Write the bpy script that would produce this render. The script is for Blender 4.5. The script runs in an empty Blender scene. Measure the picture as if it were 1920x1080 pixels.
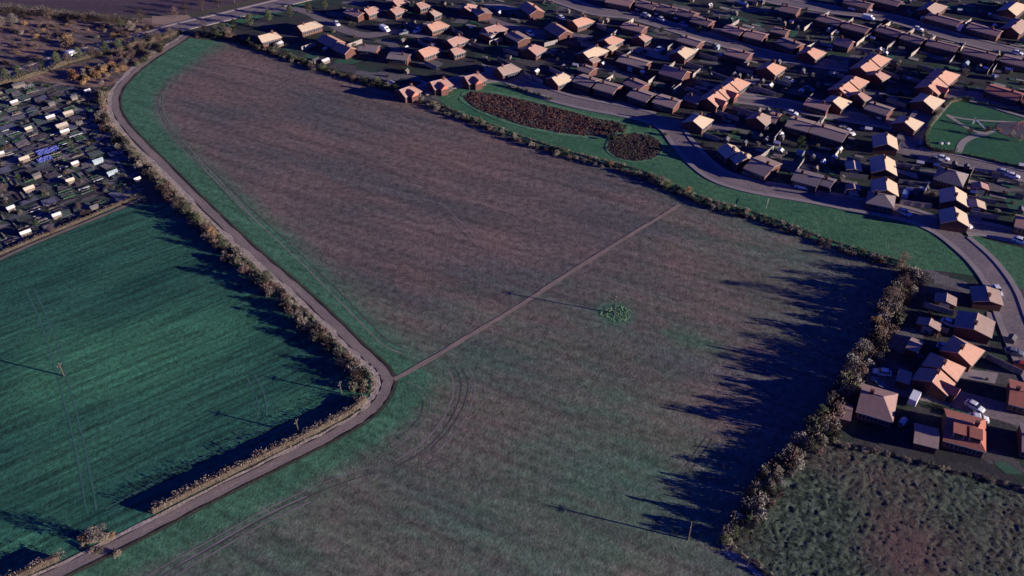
import bpy, math, random
from mathutils import Vector, noise
from mathutils.geometry import delaunay_2d_cdt
random.seed(7)
SC = bpy.context.scene
COL = SC.collection
R = math.radians

# ------------------------------------------------------------------ camera, sky, sun, exposure
TILT, FPX, HCAM = 39.0, 1663.0, 146.0
cam = bpy.data.cameras.new('camera'); cam.sensor_width = 36; cam.lens = 36*FPX/1920
cam.clip_start = 1; cam.clip_end = 9000
cob = bpy.data.objects.new('camera', cam); COL.objects.link(cob)
cob.location = (0, 0, HCAM); cob.rotation_euler = (R(90-TILT), 0, 0)
SC.camera = cob
EL, AZ = R(10.2), R(-16.7)
W = bpy.data.worlds.new('World'); SC.world = W; W.use_nodes = True
nt = W.node_tree; bg = nt.nodes['Background']
sky = nt.nodes.new('ShaderNodeTexSky'); sky.sky_type = 'NISHITA'; sky.sun_disc = False
sky.sun_elevation = EL; sky.sun_rotation = R(90)-AZ
sky.air_density = 1.0; sky.dust_density = 0.0; sky.ozone_density = 10.0
tint = nt.nodes.new('ShaderNodeMix'); tint.data_type = 'RGBA'; tint.blend_type = 'MULTIPLY'; tint.inputs[0].default_value = 1; tint.inputs[7].default_value = (1.5, .55, 1.55, 1)
nt.links.new(sky.outputs[0], tint.inputs[6]); nt.links.new(tint.outputs[2], bg.inputs[0]); bg.inputs[1].default_value = 0.05
sl = bpy.data.lights.new('sun', 'SUN'); sl.energy = 5.0; sl.angle = R(0.5); sl.color = (1, .88, .78)
so = bpy.data.objects.new('sun', sl); COL.objects.link(so)
SUN = Vector((math.cos(EL)*math.cos(AZ), math.cos(EL)*math.sin(AZ), math.sin(EL)))
so.rotation_euler = SUN.to_track_quat('Z', 'Y').to_euler()
SC.view_settings.view_transform = 'Standard'; SC.view_settings.look = 'None'
SC.view_settings.gamma = 1; SC.view_settings.exposure = 0.86
try:
    SC.cycles.max_bounces = 4; SC.cycles.diffuse_bounces = 2
except Exception:
    pass

# ------------------------------------------------------------------ map helpers: photo position -> place on the ground
_s, _c = math.sin(R(TILT)), math.cos(R(TILT))
def G(px, py, z=0.0):
    u = (px-960)/FPX; v = (py-540)/FPX
    t = (z-HCAM)/(-_s-v*_c)
    return (u*t, (_c-v*_s)*t)
def GP(pts): return [G(x, y) for x, y in pts]
def smooth(pts, n=6, closed=False):
    out = []; N = len(pts)
    rng = range(N) if closed else range(N-1)
    for i in rng:
        if closed: p0, p1, p2, p3 = pts[i-1], pts[i], pts[(i+1) % N], pts[(i+2) % N]
        else: p0, p1, p2, p3 = pts[max(i-1, 0)], pts[i], pts[i+1], pts[min(i+2, N-1)]
        for k in range(n):
            t = k/n
            out.append(tuple(.5*(2*p1[a]+(p2[a]-p0[a])*t+(2*p0[a]-5*p1[a]+4*p2[a]-p3[a])*t*t+(3*p1[a]-p0[a]-3*p2[a]+p3[a])*t**3) for a in (0, 1)))
    if not closed: out.append(pts[-1])
    return out
def segdist(p, pl):
    best = 1e9
    for (ax, ay), (bx, by) in zip(pl, pl[1:]):
        dx, dy = bx-ax, by-ay; L = dx*dx+dy*dy or 1e-9
        t = max(0, min(1, ((p[0]-ax)*dx+(p[1]-ay)*dy)/L))
        d = math.hypot(p[0]-ax-t*dx, p[1]-ay-t*dy)
        if d < best: best = d
    return best
def inside(p, poly):
    r = False; n = len(poly)
    for i in range(n):
        (x1, y1), (x2, y2) = poly[i], poly[i-1]
        if (y1 > p[1]) != (y2 > p[1]) and p[0] < (x2-x1)*(p[1]-y1)/(y2-y1)+x1: r = not r
    return r
def along(pl, step):
    out = []; acc = 0
    for a, b in zip(pl, pl[1:]):
        L = math.dist(a, b)
        while acc < L:
            t = acc/L; out.append((a[0]+(b[0]-a[0])*t, a[1]+(b[1]-a[1])*t, math.atan2(b[1]-a[1], b[0]-a[0]))); acc += step
        acc -= L
    return out
def offset(pl, d):
    out = []
    for i, p in enumerate(pl):
        a, b = pl[max(i-1, 0)], pl[min(i+1, len(pl)-1)]
        dx, dy = b[0]-a[0], b[1]-a[1]; L = math.hypot(dx, dy) or 1
        out.append((p[0]-dy/L*d, p[1]+dx/L*d))
    return out

# ------------------------------------------------------------------ materials
MATS = {}
def nd(t, typ, **kw):
    n = t.nodes.new(typ)
    for k, v in kw.items(): setattr(n, k, v)
    return n
def mat(name, c1, c2=None, scale=1.0, fine=0.0, fscale=6.0, rough=.9, bump=0.0, bscale=8.0, coord='pos', rot=0.0, stretch=(1, 1, 1),
        attr=None, c3=None, rnd=0.0, metal=0.0, spec=.25, contrast=.18, wave=None, iso=False, lines=None, warp=0.0, cells=None):
    """colour noise between c1 and c2, an optional third colour mixed in by a mesh attribute, fine grain, bump"""
    if name in MATS: return MATS[name]
    m = bpy.data.materials.new(name); m.use_nodes = True; MATS[name] = m
    t = m.node_tree; b = t.nodes['Principled BSDF']; lk = t.links.new
    b.inputs['Roughness'].default_value = rough; b.inputs['Metallic'].default_value = metal
    b.inputs['Specular IOR Level'].default_value = spec
    c2 = c2 or tuple(x*.75 for x in c1)
    src = nd(t, 'ShaderNodeNewGeometry').outputs['Position'] if coord == 'pos' else nd(t, 'ShaderNodeTexCoord').outputs['Object']
    mp = nd(t, 'ShaderNodeMapping'); mp.inputs['Rotation'].default_value = (0, 0, rot); mp.inputs['Scale'].default_value = stretch
    mp.vector_type = 'TEXTURE'
    lk(src, mp.inputs['Vector'])
    mvec = mp.outputs[0]
    if warp:
        wn = nd(t, 'ShaderNodeTexNoise'); wn.inputs['Scale'].default_value = .12; wn.inputs['Detail'].default_value = 4; lk(src, wn.inputs['Vector'])
        wa = nd(t, 'ShaderNodeVectorMath', operation='MULTIPLY_ADD'); lk(wn.outputs['Color'], wa.inputs[0]); wa.inputs[1].default_value = (warp,)*3; lk(mvec, wa.inputs[2]); mvec = wa.outputs[0]
    def noi(sc, det=5, ro=.6, vec=mvec):
        n = nd(t, 'ShaderNodeTexNoise'); n.inputs['Scale'].default_value = sc; n.inputs['Detail'].default_value = det
        n.inputs['Roughness'].default_value = ro; lk(vec, n.inputs['Vector']); return n.outputs['Fac']
    def rmp(fac, lo, hi):
        r = nd(t, 'ShaderNodeMapRange'); r.inputs[1].default_value = lo; r.inputs[2].default_value = hi; lk(fac, r.inputs[0]); return r.outputs[0]
    def mix(f, a, bb, mode='MIX'):
        x = nd(t, 'ShaderNodeMix', data_type='RGBA', blend_type=mode)
        for sock, v in ((x.inputs[0], f), (x.inputs[6], a), (x.inputs[7], bb)):
            if isinstance(v, (int, float)): sock.default_value = v
            elif isinstance(v, tuple): sock.default_value = (*v, 1)
            else: lk(v, sock)
        return x.outputs[2]
    col = mix(rmp(noi(scale), .5-contrast, .5+contrast), c1, c2)
    if attr:
        at = nd(t, 'ShaderNodeAttribute'); at.attribute_name = attr
        ad = nd(t, 'ShaderNodeMath', operation='ADD'); lk(at.outputs['Fac'], ad.inputs[0])
        n2 = nd(t, 'ShaderNodeMath', operation='MULTIPLY_ADD'); lk(noi(.25, 8, .7), n2.inputs[0]); n2.inputs[1].default_value = 1.0; n2.inputs[2].default_value = -.5
        lk(n2.outputs[0], ad.inputs[1])
        col = mix(rmp(ad.outputs[0], .1, .9), col, c3)
    if wave:
        wv = nd(t, 'ShaderNodeTexWave'); wv.bands_direction = 'Y'; wv.inputs['Scale'].default_value = wave[0]; wv.inputs['Distortion'].default_value = 6.0
        wv.inputs['Detail'].default_value = 3; wv.inputs['Detail Scale'].default_value = .6
        lk(mp.outputs[0], wv.inputs['Vector'])
        g = mix(rmp(wv.outputs['Fac'], 0, 1), (1-wave[1],)*3, (1+wave[1]*.6,)*3)
        col = mix(1.0, col, g, 'MULTIPLY')
    if cells:        # patchwork of small plots: (scale, rotation, stretch, colours)
        cm = nd(t, 'ShaderNodeMapping'); cm.vector_type = 'TEXTURE'; cm.inputs['Rotation'].default_value = (0, 0, cells[1]); cm.inputs['Scale'].default_value = (cells[2], 1, 1); lk(src, cm.inputs['Vector'])
        vo = nd(t, 'ShaderNodeTexVoronoi'); vo.voronoi_dimensions = '2D'; vo.distance = 'CHEBYCHEV'; vo.inputs['Scale'].default_value = cells[0]; vo.inputs['Randomness'].default_value = .8; lk(cm.outputs[0], vo.inputs['Vector'])
        sp = nd(t, 'ShaderNodeSeparateColor'); lk(vo.outputs['Color'], sp.inputs[0])
        cr = nd(t, 'ShaderNodeValToRGB'); cr.color_ramp.interpolation = 'CONSTANT'; lk(sp.outputs[0], cr.inputs[0]); n_ = len(cells[3])
        while len(cr.color_ramp.elements) < n_: cr.color_ramp.elements.new(.5)
        for i_, c_ in enumerate(cells[3]): cr.color_ramp.elements[i_].position = i_/n_; cr.color_ramp.elements[i_].color = (*c_, 1)
        col = mix(.8, col, cr.outputs[0])
    if lines:
        lm = nd(t, 'ShaderNodeMapping'); lm.vector_type = 'TEXTURE'; lm.inputs['Rotation'].default_value = (0, 0, rot); lm.inputs['Scale'].default_value = (lines[2], 1, 1); lk(src, lm.inputs['Vector'])
        g = mix(rmp(noi(lines[0], 4, .7, lm.outputs[0]), .36, .64), (1-lines[1],)*3, (1+lines[1],)*3)
        col = mix(1.0, col, g, 'MULTIPLY')
    if fine:
        f = mix(rmp(noi(fscale, 6, .75, src if iso else mvec), .3, .7), (1-fine,)*3, (1+fine,)*3)
        col = mix(1.0, col, f, 'MULTIPLY')
    if rnd:
        oi = nd(t, 'ShaderNodeObjectInfo')
        g = mix(oi.outputs['Random'], (1-rnd, 1-rnd, 1-rnd*.9), (1+rnd, 1+rnd*.8, 1+rnd*.6))
        col = mix(1.0, col, g, 'MULTIPLY')
    lk(col, b.inputs['Base Color'])
    if bump:
        bp = nd(t, 'ShaderNodeBump'); bp.inputs['Strength'].default_value = 1.0; bp.inputs['Distance'].default_value = bump
        h = noi(bscale, 6, .7, src if iso else mvec)
        if wave:
            a2 = nd(t, 'ShaderNodeMath', operation='MULTIPLY_ADD'); lk(wv.outputs['Fac'], a2.inputs[0]); a2.inputs[1].default_value = .6; lk(h, a2.inputs[2]); h = a2.outputs[0]
        lk(h, bp.inputs['Height']); lk(bp.outputs[0], b.inputs['Normal'])
    return m

# ------------------------------------------------------------------ object helpers
def tag(o, label, cat, group=None, kind=None):
    if label: o['label'] = label
    if cat: o['category'] = cat
    if group: o['group'] = group
    if kind: o['kind'] = kind
    return o
def mesh(name, verts, faces, mats, fm=None, sm=False):
    me = bpy.data.meshes.new(name); me.from_pydata(verts, [], faces)
    for m in (mats if isinstance(mats, (list, tuple)) else [mats]): me.materials.append(m)
    if fm: me.polygons.foreach_set('material_index', fm)
    if sm: me.polygons.foreach_set('use_smooth', [True]*len(faces))
    me.update(); return me
def obj(name, me, parent=None, loc=None):
    o = bpy.data.objects.new(name, me); COL.objects.link(o)
    if parent: o.parent = parent
    if loc: o.location = loc
    return o
def empty(name, loc, rz=0.0):
    o = bpy.data.objects.new(name, None); COL.objects.link(o); o.location = loc; o.rotation_euler = (0, 0, rz); o.empty_display_size = .5
    return o
def copy_tree(o, parent=None):
    c = o.copy(); COL.objects.link(c)
    if parent: c.parent = parent
    for ch in list(o.children): copy_tree(ch, c)
    return c
class MB:
    def __init__(s): s.v = []; s.f = []; s.m = []
    def add(s, vs, fs, m=0):
        n = len(s.v); s.v += [tuple(v) for v in vs]; s.f += [tuple(i+n for i in f) for f in fs]; s.m += [m]*len(fs)
    def box(s, x0, x1, y0, y1, z0, z1, m=0):
        s.add([(x, y, z) for z in (z0, z1) for y in (y0, y1) for x in (x0, x1)],
              [(0, 2, 3, 1), (4, 5, 7, 6), (0, 1, 5, 4), (1, 3, 7, 5), (3, 2, 6, 7), (2, 0, 4, 6)], m)
    def obox(s, cx, cy, hx, hy, z0, z1, a, m=0):
        ca, sa = math.cos(a), math.sin(a)
        P = [(cx+x*ca-y*sa, cy+x*sa+y*ca) for x, y in ((-hx, -hy), (hx, -hy), (hx, hy), (-hx, hy))]
        s.add([(*p, z0) for p in P]+[(*p, z1) for p in P], [(3, 2, 1, 0), (4, 5, 6, 7), (0, 1, 5, 4), (1, 2, 6, 5), (2, 3, 7, 6), (3, 0, 4, 7)], m)
    def tube(s, p, q, r0, r1, n=6, m=0):
        p, q = Vector(p), Vector(q); d = (q-p).normalized(); a = d.orthogonal().normalized(); b = d.cross(a)
        vs = [p+(a*math.cos(2*math.pi*k/n)+b*math.sin(2*math.pi*k/n))*r0 for k in range(n)]+[q+(a*math.cos(2*math.pi*k/n)+b*math.sin(2*math.pi*k/n))*r1 for k in range(n)]
        s.add(vs, [(k, (k+1) % n, n+(k+1) % n, n+k) for k in range(n)]+[tuple(range(n))[::-1], tuple(range(n, 2*n))], m)
    def me(s, name, mats, sm=False): return mesh(name, s.v, s.f, mats, s.m, sm)
    def o(s, name, mats, parent=None, loc=None): return obj(name, s.me(name, mats), parent, loc)

_z = [0.02]
def sheet(name, poly, m, step=None, attr=None, zf=None, z=None):
    """a ground sheet inside a polygon (world coords), optionally gridded with relief and an attribute"""
    if z is None: _z[0] += .0012; z = _z[0]
    pts = [Vector(p) for p in poly]; nb = len(pts)
    if step:
        xs = [p[0] for p in poly]; ys = [p[1] for p in poly]
        y = min(ys)
        while y < max(ys):
            x = min(xs)
            while x < max(xs):
                q = (x+random.uniform(-.3, .3)*step, y+random.uniform(-.3, .3)*step)
                if inside(q, poly): pts.append(Vector(q))
                x += step
            y += step
    vs, es, fs, *_ = delaunay_2d_cdt(pts, [], [list(range(nb))], 1, 1e-4)
    fs = [f if (vs[f[1]]-vs[f[0]]).cross(vs[f[2]]-vs[f[0]]) > 0 else f[::-1] for f in fs]
    me = mesh(name, [(v.x, v.y, z+(zf(v) if zf else 0)) for v in vs], fs, m, sm=bool(zf))
    if attr:
        a = me.attributes.new('g', 'FLOAT', 'POINT'); a.data.foreach_set('value', [attr(v) for v in vs])
    return tag(obj(name, me), None, None, kind='structure')
def ribbon(name, pl, w, m, z=None, wobble=0.0, kind='structure', th=0.0):
    if z is None: _z[0] += .0012; z = _z[0]
    v = []; f = []
    for i, p in enumerate(pl):
        a, b = pl[max(i-1, 0)], pl[min(i+1, len(pl)-1)]
        dx, dy = b[0]-a[0], b[1]-a[1]; L = math.hypot(dx, dy) or 1
        w1 = w/2+random.uniform(-wobble, wobble); w2 = w/2+random.uniform(-wobble, wobble)
        v += [(p[0]-dy/L*w1, p[1]+dx/L*w1, z), (p[0]+dy/L*w2, p[1]-dx/L*w2, z)]
    n = len(pl)
    for i in range(n-1): f.append((2*i+1, 2*i+3, 2*i+2, 2*i))
    if th:
        v += [(x, y, z-th) for x, y, _ in v]
        for i in range(n-1): f += [(2*i, 2*i+2, 2*n+2*i+2, 2*n+2*i), (2*i+3, 2*i+1, 2*n+2*i+1, 2*n+2*i+3)]
    o = obj(name, mesh(name, v, f, m))
    if kind: o['kind'] = kind
    return o

# ------------------------------------------------------------------ THE SETTING
def adir(a, b):
    p, q = G(*a), G(*b); return math.atan2(q[1]-p[1], q[0]-p[0])
A_ROW = adir((500, 200), (1000, 330)); A_CROP = adir((0, 600), (330, 480)); A_TOP = adir((0, 20), (300, 24))
M_base = mat('rough_land', (.07, .075, .05), (.1, .085, .06), scale=.03, fine=.3, fscale=.8, bump=.15, bscale=1.5)
M_soil = mat('stubble', (.188, .126, .104), (.110, .104, .094), scale=.06, fine=.62, fscale=.55, bump=.16, bscale=1.5, rot=A_ROW, stretch=(3, 1, 1), attr='g', c3=(.064, .165, .088), contrast=.13, iso=True, lines=(.35, .22, 22))
M_crop = mat('young_crop', (.018, .085, .058), (.036, .130, .078), scale=.06, fine=.6, fscale=.9, bump=.14, bscale=1.6, rot=A_CROP, stretch=(4, 1, 1), attr='g', c3=(.050, .180, .092), contrast=.13, iso=True, lines=(.75, .45, 16))
M_rough = mat('tussock_grass', (.088, .120, .080), (.013, .024, .016), scale=.75, fine=.45, fscale=2.2, bump=.2, bscale=2.2, contrast=.10, warp=9, attr='g', c3=(.105, .062, .056))
M_plough = mat('ploughed_soil', (.115, .074, .082), (.088, .062, .075), scale=.02, fine=.3, fscale=.6, bump=.12, bscale=.9, rot=A_TOP, stretch=(6, 1, 1), iso=True, lines=(.15, .2, 20))
M_verge = mat('verge_grass', (.036, .130, .060), (.066, .165, .080), scale=.07, fine=.5, fscale=.6, bump=.15, bscale=1.8, contrast=.14)
M_park = mat('park_grass', (.032, .130, .050), (.022, .095, .055), scale=.08, fine=.4, fscale=.7, bump=.1, bscale=2)
M_garden = mat('garden_ground', (.055, .050, .052), (.026, .034, .028), scale=.16, fine=.5, fscale=.9, bump=.12, bscale=2.0, contrast=.08, cells=(.22, A_ROW, 1.9, [(.045, .042, .045), (.022, .042, .026), (.05, .045, .05), (.03, .06, .036), (.028, .028, .032), (.09, .08, .08), (.035, .05, .035), (.02, .024, .024), (.16, .145, .14), (.05, .045, .042)]))  # colours kept dark to stand in for house shadows that fall short
M_lawn = mat('lawn_grass', (.045, .125, .07), (.035, .10, .06), scale=.3, fine=.25, fscale=2)
M_track = mat('track_dirt', (.31, .24, .195), (.205, .165, .145), scale=.08, fine=.30, fscale=1.4, bump=.08, bscale=3)
M_pale = mat('dry_grass', (.48, .40, .34), (.27, .22, .19), scale=.5, fine=.45, fscale=1.3, bump=.35, bscale=2.5)
M_ditch_shade = mat('ditch_shade', (.03, .028, .022), (.05, .055, .035), scale=.6, fine=.3)
M_road = mat('old_asphalt', (.245, .190, .180), (.165, .138, .140), scale=.14, fine=.40, fscale=1.2)
M_pave = mat('pavement_slabs', (.33, .27, .25), (.26, .22, .21), scale=.2, fine=.18, fscale=2)
M_paint = mat('road_paint', (.62, .60, .58), fine=.2)
M_path = mat('trodden_path', (.30, .225, .175), (.215, .165, .135), scale=.3, fine=.25, fscale=2)
M_gravel = mat('pale_gravel', (.34, .30, .25), (.28, .26, .22), scale=.3, fine=.2, fscale=2)
M_wet = mat('boggy_soil', (.12, .065, .06), (.045, .04, .05), scale=.25, fine=.6, fscale=1.5, contrast=.1, bump=.2, bscale=2)

# one base sheet out to the horizon, then the land parcels on it
g0 = obj('ground', mesh('ground', [(-4000, -4000, 0), (4000, -4000, 0), (4000, 4000, 0), (-4000, 4000, 0)], [(0, 1, 2, 3)], M_base)); g0['kind'] = 'structure'

TRACK = smooth(GP([(20, 1115), (100, 1078), (235, 1012), (390, 932), (540, 857), (640, 806), (688, 775), (716, 745), (727, 718), (719, 696), (702, 679), (673, 653), (625, 605), (565, 549), (487, 483), (427, 428), (367, 370), (307, 310), (258, 262), (224, 220), (216, 192), (224, 165), (254, 133), (295, 103), (338, 76), (352, 66)]), 5)
TRACK_R = offset(TRACK, -1.7)       # field side of the track (right when walking up)
RHEDGE_PX = [(372, 68), (430, 72), (480, 92), (540, 113), (600, 133), (680, 155), (750, 176), (830, 212), (900, 238), (960, 262), (1030, 285), (1100, 305), (1200, 332), (1300, 378), (1400, 408), (1480, 436), (1550, 463), (1620, 485), (1690, 505)]
RHEDGE = smooth(GP(RHEDGE_PX), 3)
VHEDGE_PX = [(1700, 515), (1672, 560), (1645, 605), (1622, 660), (1590, 700), (1560, 745), (1530, 800), (1500, 830), (1440, 885), (1405, 940), (1375, 985), (1352, 1018)]
VHEDGE = smooth(GP(VHEDGE_PX), 3)
NORTH = -1
field_poly = offset(TRACK, -2.2)[:-3] + GP([(372, 74), (430, 78)]) + RHEDGE[6:] + VHEDGE + GP([(1400, 1062), (1460, 1110), (1500, 1200), (-60, 1200), (-60, 1150)])
BLOB_G = [(330, 90, 16, 1.0), (260, 170, 14, .8), (300, 130, 12, .6), (1155, 588, 3.2, 1.6), (1270, 625, 4, .35), (1310, 640, 4, .35), (1345, 652, 4, .3), (1000, 640, 30, .15), (860, 700, 14, .45), (1240, 850, 22, .15), (1180, 760, 30, .1), (500, 450, 12, .55), (440, 390, 12, .45), (900, 960, 30, .1), (1450, 450, 20, .2), (480, 1000, 20, .35), (1100, 960, 30, .3),
          (560, 230, 45, -.5), (800, 330, 40, -.45), (640, 330, 35, -.3), (430, 170, 30, -.45), (1000, 420, 25, -.25), (900, 740, 20, -.2), (1350, 720, 18, -.2)]
BL = [(*G(x, y), r, s) for x, y, r, s in BLOB_G]
def fattr(v):
    p = (v.x, v.y); d = segdist(p, TRACK_R)
    top = max(0.0, min(1.0, (v.y-120)/120))
    near = max(0.0, min(1.0, (205-v.y)/60)); east = max(0.0, min(1.0, (v.x-20)/60))*max(0.0, min(1.0, (235-v.y)/40))
    g = .17+.10*max(near, east)+(.75+.6*top)*math.exp(-(d/(4.5+7*top))**2)
    if v.y < 150: g += .35*math.exp(-((d-3)/6)**2)
    for bx, by, r, s in BL:
        q = ((v.x-bx)**2+(v.y-by)**2)/(r*r)
        if q < 5: g += (s*.6 if s > 0 and r > 7 else s)*math.exp(-q)
    return g
sheet('stubble_field', field_poly, M_soil, 2.2, fattr, zf=lambda v: .12*(noise.noise(Vector((v.x*.05, v.y*.05, 0)))+1)*0)

crop_poly = offset(TRACK, 3.0)[8:70]
crop_poly = [p for p in offset(TRACK, 2.4) if p[1] < G(0, 372)[1]]
ALLOT_EDGE = GP([(268, 366), (250, 384), (150, 425), (60, 462), (0, 490), (-120, 540)])
crop_poly = crop_poly+ALLOT_EDGE[1:]+GP([(-300, 700), (-300, 1150)])
CB = [(*G(x, y), r, s) for x, y, r, s in ((300, 640, 13, .75), (430, 610, 9, .6), (180, 690, 10, .6), (60, 740, 10, .5), (130, 880, 12, .35), (30, 1040, 8, .7), (80, 640, 9, .5), (260, 680, 12, .45), (560, 770, 7, .5), (380, 740, 12, .2), (120, 700, 10, .5), (470, 560, 10, .1))]
def cattr(v):
    g = .05
    for bx, by, r, s in CB:
        q = ((v.x-bx)**2+(v.y-by)**2)/(r*r)
        if q < 5: g += s*math.exp(-q)
    return g
sheet('crop_field', crop_poly, M_crop, 4.0, cattr)

rough_poly = GP([(1512, 822), (1560, 830), (1640, 845), (1720, 862), (1800, 885), (1880, 905), (2060, 950), (2060, 1250), (1540, 1250), (1440, 1085), (1400, 1052), (1362, 1015), (1385, 985), (1415, 945), (1450, 890)])
def rz(v):
    e = min(1, segdist((v.x, v.y), rough_poly+rough_poly[:1])/2.0)
    p = Vector((v.x, v.y, 0)); w = noise.noise_vector(p*.16)*5
    return e*(.15*(1-abs(noise.noise((p+w)*.85))*2.2)+.09*noise.noise((p+w)*2.2)+.10)
def rattr(v):
    return .62*noise.noise(Vector((v.x*.06, v.y*.06, 9)))+.05+.7*math.exp(-(((v.x-G(1700, 980)[0])/16)**2+((v.y-G(1700, 980)[1])/12)**2))
sheet('rough_meadow', rough_poly, M_rough, .42, rattr, rz)

sheet('ploughed_field', GP([(-700, 8), (0, 6), (110, 14), (200, 28), (285, 28), (350, 25), (430, 9), (470, 1), (560, -40), (900, -160), (-900, -200)]), M_plough, 12)
sheet('scrub_ground', GP([(-250, 30), (0, 12), (110, 20), (200, 32), (285, 34), (345, 36), (345, 60), (285, 80), (200, 92), (120, 112), (0, 152), (-200, 200)]), mat('scrub_soil', (.27, .165, .125), (.13, .10, .085), scale=.12, fine=.6, fscale=.7, bump=.25, bscale=.9, rot=A_ROW, stretch=(3, 1, 1), contrast=.1, lines=(.5, .5, 6)), 6)
sheet('scrub_ground', GP([(40, 152), (130, 122), (240, 97), (335, 76), (300, 97), (245, 132), (224, 158), (170, 164), (110, 158)]), MATS['scrub_soil'], 6)
sheet('embankment_grass', GP([(285, 30), (352, 28), (372, 40), (330, 46), (285, 44)]), mat('bank_grass', (.36, .25, .19), (.28, .2, .15), scale=.2, fine=.2))
sheet('allotment_ground', GP([(-150, 200), (0, 165), (65, 152), (110, 158), (170, 165), (197, 166), (196, 200), (204, 232), (240, 290), (272, 335), (268, 366), (250, 380), (150, 420), (0, 482), (-150, 540)]), mat('tilled_soil', (.07, .06, .065), (.03, .045, .037), scale=.25, fine=.6, fscale=1.2, bump=.2, bscale=2.5, contrast=.08, cells=(.5, adir((0, 478), (250, 383)), 3.2, [(.04, .034, .038), (.06, .085, .06), (.14, .12, .11), (.03, .03, .036), (.09, .08, .085), (.045, .07, .05), (.22, .20, .19), (.05, .045, .05), (.11, .11, .14), (.03, .045, .035)])), 6)
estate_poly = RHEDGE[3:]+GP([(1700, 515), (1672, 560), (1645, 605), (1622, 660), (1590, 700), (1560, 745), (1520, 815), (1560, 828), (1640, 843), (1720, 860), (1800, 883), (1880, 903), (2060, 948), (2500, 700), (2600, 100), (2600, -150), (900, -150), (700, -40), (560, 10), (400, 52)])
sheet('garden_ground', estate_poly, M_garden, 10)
# grass beside the pond and the road
sheet('verge', smooth(GP([(820, 180), (850, 168), (900, 155), (945, 148), (975, 160), (1040, 185), (1110, 203), (1190, 222), (1240, 238), (1262, 262), (1300, 300), (1350, 340), (1420, 360), (1500, 375), (1600, 395), (1700, 412), (1760, 440), (1810, 475), (1850, 517), (1780, 510), (1710, 502), (1640, 486), (1550, 458), (1480, 432), (1400, 403), (1300, 373), (1200, 326), (1100, 298), (1030, 278), (960, 255), (900, 230), (850, 208)]), 3, True), M_verge, 4)
sheet('verge', smooth(GP([(1810, 436), (1860, 452), (1930, 470), (2000, 500), (1960, 560), (1900, 530), (1860, 485)]), 4, True), M_verge, 5)
sheet('verge', GP([(425, 42), (500, 24), (545, 10), (590, 2), (640, -20), (560, 14), (520, 26), (470, 38), (430, 52)]), M_verge)
park_poly = smooth(GP([(1735, 245), (1755, 218), (1775, 194), (1805, 190), (1850, 200), (1930, 215), (2060, 240), (2060, 350), (1960, 322), (1860, 300), (1780, 288), (1738, 282), (1730, 262)]), 4, True)
sheet('park', park_poly, M_park, 4)
for p in ([(1352, 43), (1365, 28), (1394, 33), (1378, 48)], [(1412, 46), (1424, 39), (1438, 44), (1425, 51)], [(1450, 37), (1463, 27), (1478, 32), (1466, 41)], [(1477, 65), (1485, 55), (1498, 60), (1488, 72)], [(1628, 125), (1645, 112), (1664, 115), (1655, 130)], [(1652, 110), (1664, 100), (1680, 103), (1672, 109)], [(1610, 150), (1618, 141), (1640, 143), (1628, 152)], [(1768, 8), (1830, 14), (1828, 24), (1778, 18)], [(566, 106), (585, 95), (605, 103), (590, 111)], [(625, 118), (645, 103), (662, 108), (682, 114), (660, 120)], [(925, 87), (945, 84), (975, 94), (950, 96)], [(530, 92), (556, 84), (558, 88), (540, 96)], [(1378, 128), (1390, 124), (1400, 131), (1386, 134)],
          [(1430, 290), (1462, 268), (1470, 288), (1455, 296)], [(1492, 305), (1502, 288), (1515, 300), (1505, 308)], [(1836, 358), (1850, 355), (1858, 372), (1846, 376)], [(1875, 360), (1930, 365), (1930, 412), (1895, 400)], [(1722, 395), (1750, 400), (1785, 416), (1760, 410)], [(1768, 768), (1795, 765), (1825, 782), (1800, 778)], [(1862, 868), (1885, 866), (1918, 890), (1885, 888)]):
    sheet('lawn', GP(p), M_lawn)

# roads: (centre line, width m, pavements)
ROADS = [
 ('main_road', [(-200, 205), (-60, 165), (0, 148), (60, 130), (120, 108), (200, 87), (270, 70), (330, 52), (400, 36), (470, 19), (540, 2), (640, -22), (760, -52)], 7.0, 1),
 ('road', [(470, 22), (530, 18), (575, 22), (615, 42), (650, 58), (690, 66), (740, 60), (780, 65), (815, 74)], 5.0, 0),
 ('road', [(865, 27), (905, 33), (950, 48), (1010, 60), (1060, 66), (1110, 71)], 5.0, 0),
 ('road', [(790, 170), (840, 158), (905, 146), (950, 146), (985, 160), (1040, 181), (1100, 196), (1160, 207), (1220, 221), (1258, 240), (1280, 268), (1315, 306), (1355, 333), (1420, 351), (1500, 364), (1600, 383), (1700, 402), (1765, 428), (1815, 465), (1850, 500), (1880, 545), (1900, 600), (1935, 680), (1980, 760)], 5.6, 1),
 ('road', [(1225, 222), (1280, 232), (1330, 238), (1380, 240)], 4.6, 0),
 ('road', [(1010, -14), (1075, 8), (1120, 22), (1180, 29), (1240, 45), (1290, 60), (1340, 74), (1400, 93), (1460, 108), (1530, 118), (1590, 126)], 6.0, 1),
 ('road', [(1368, 183), (1410, 188), (1470, 196), (1540, 211), (1620, 224), (1690, 238), (1712, 243)], 5.2, 1),
 ('road', [(1380, -22), (1450, 0), (1530, 14), (1600, 24), (1680, 37), (1750, 58), (1820, 78), (1880, 93), (1960, 112), (2080, 142)], 6.6, 1),
 ('road', [(1695, 290), (1706, 262), (1716, 240), (1742, 208), (1768, 182), (1800, 178), (1860, 193), (1930, 214), (2060, 244)], 5.2, 1),
 ('road', [(1690, 276), (1740, 292), (1800, 302), (1880, 320), (1960, 342), (2060, 370)], 5.2, 1),
 ('road', [(1772, 428), (1830, 428), (1890, 440), (1960, 458)], 5.0, 1),
 ('road', [(1585, 702), (1640, 712), (1700, 728), (1760, 740), (1820, 756), (1880, 772), (1950, 790), (2050, 815)], 6.4, 0),
]
RW = []
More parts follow.
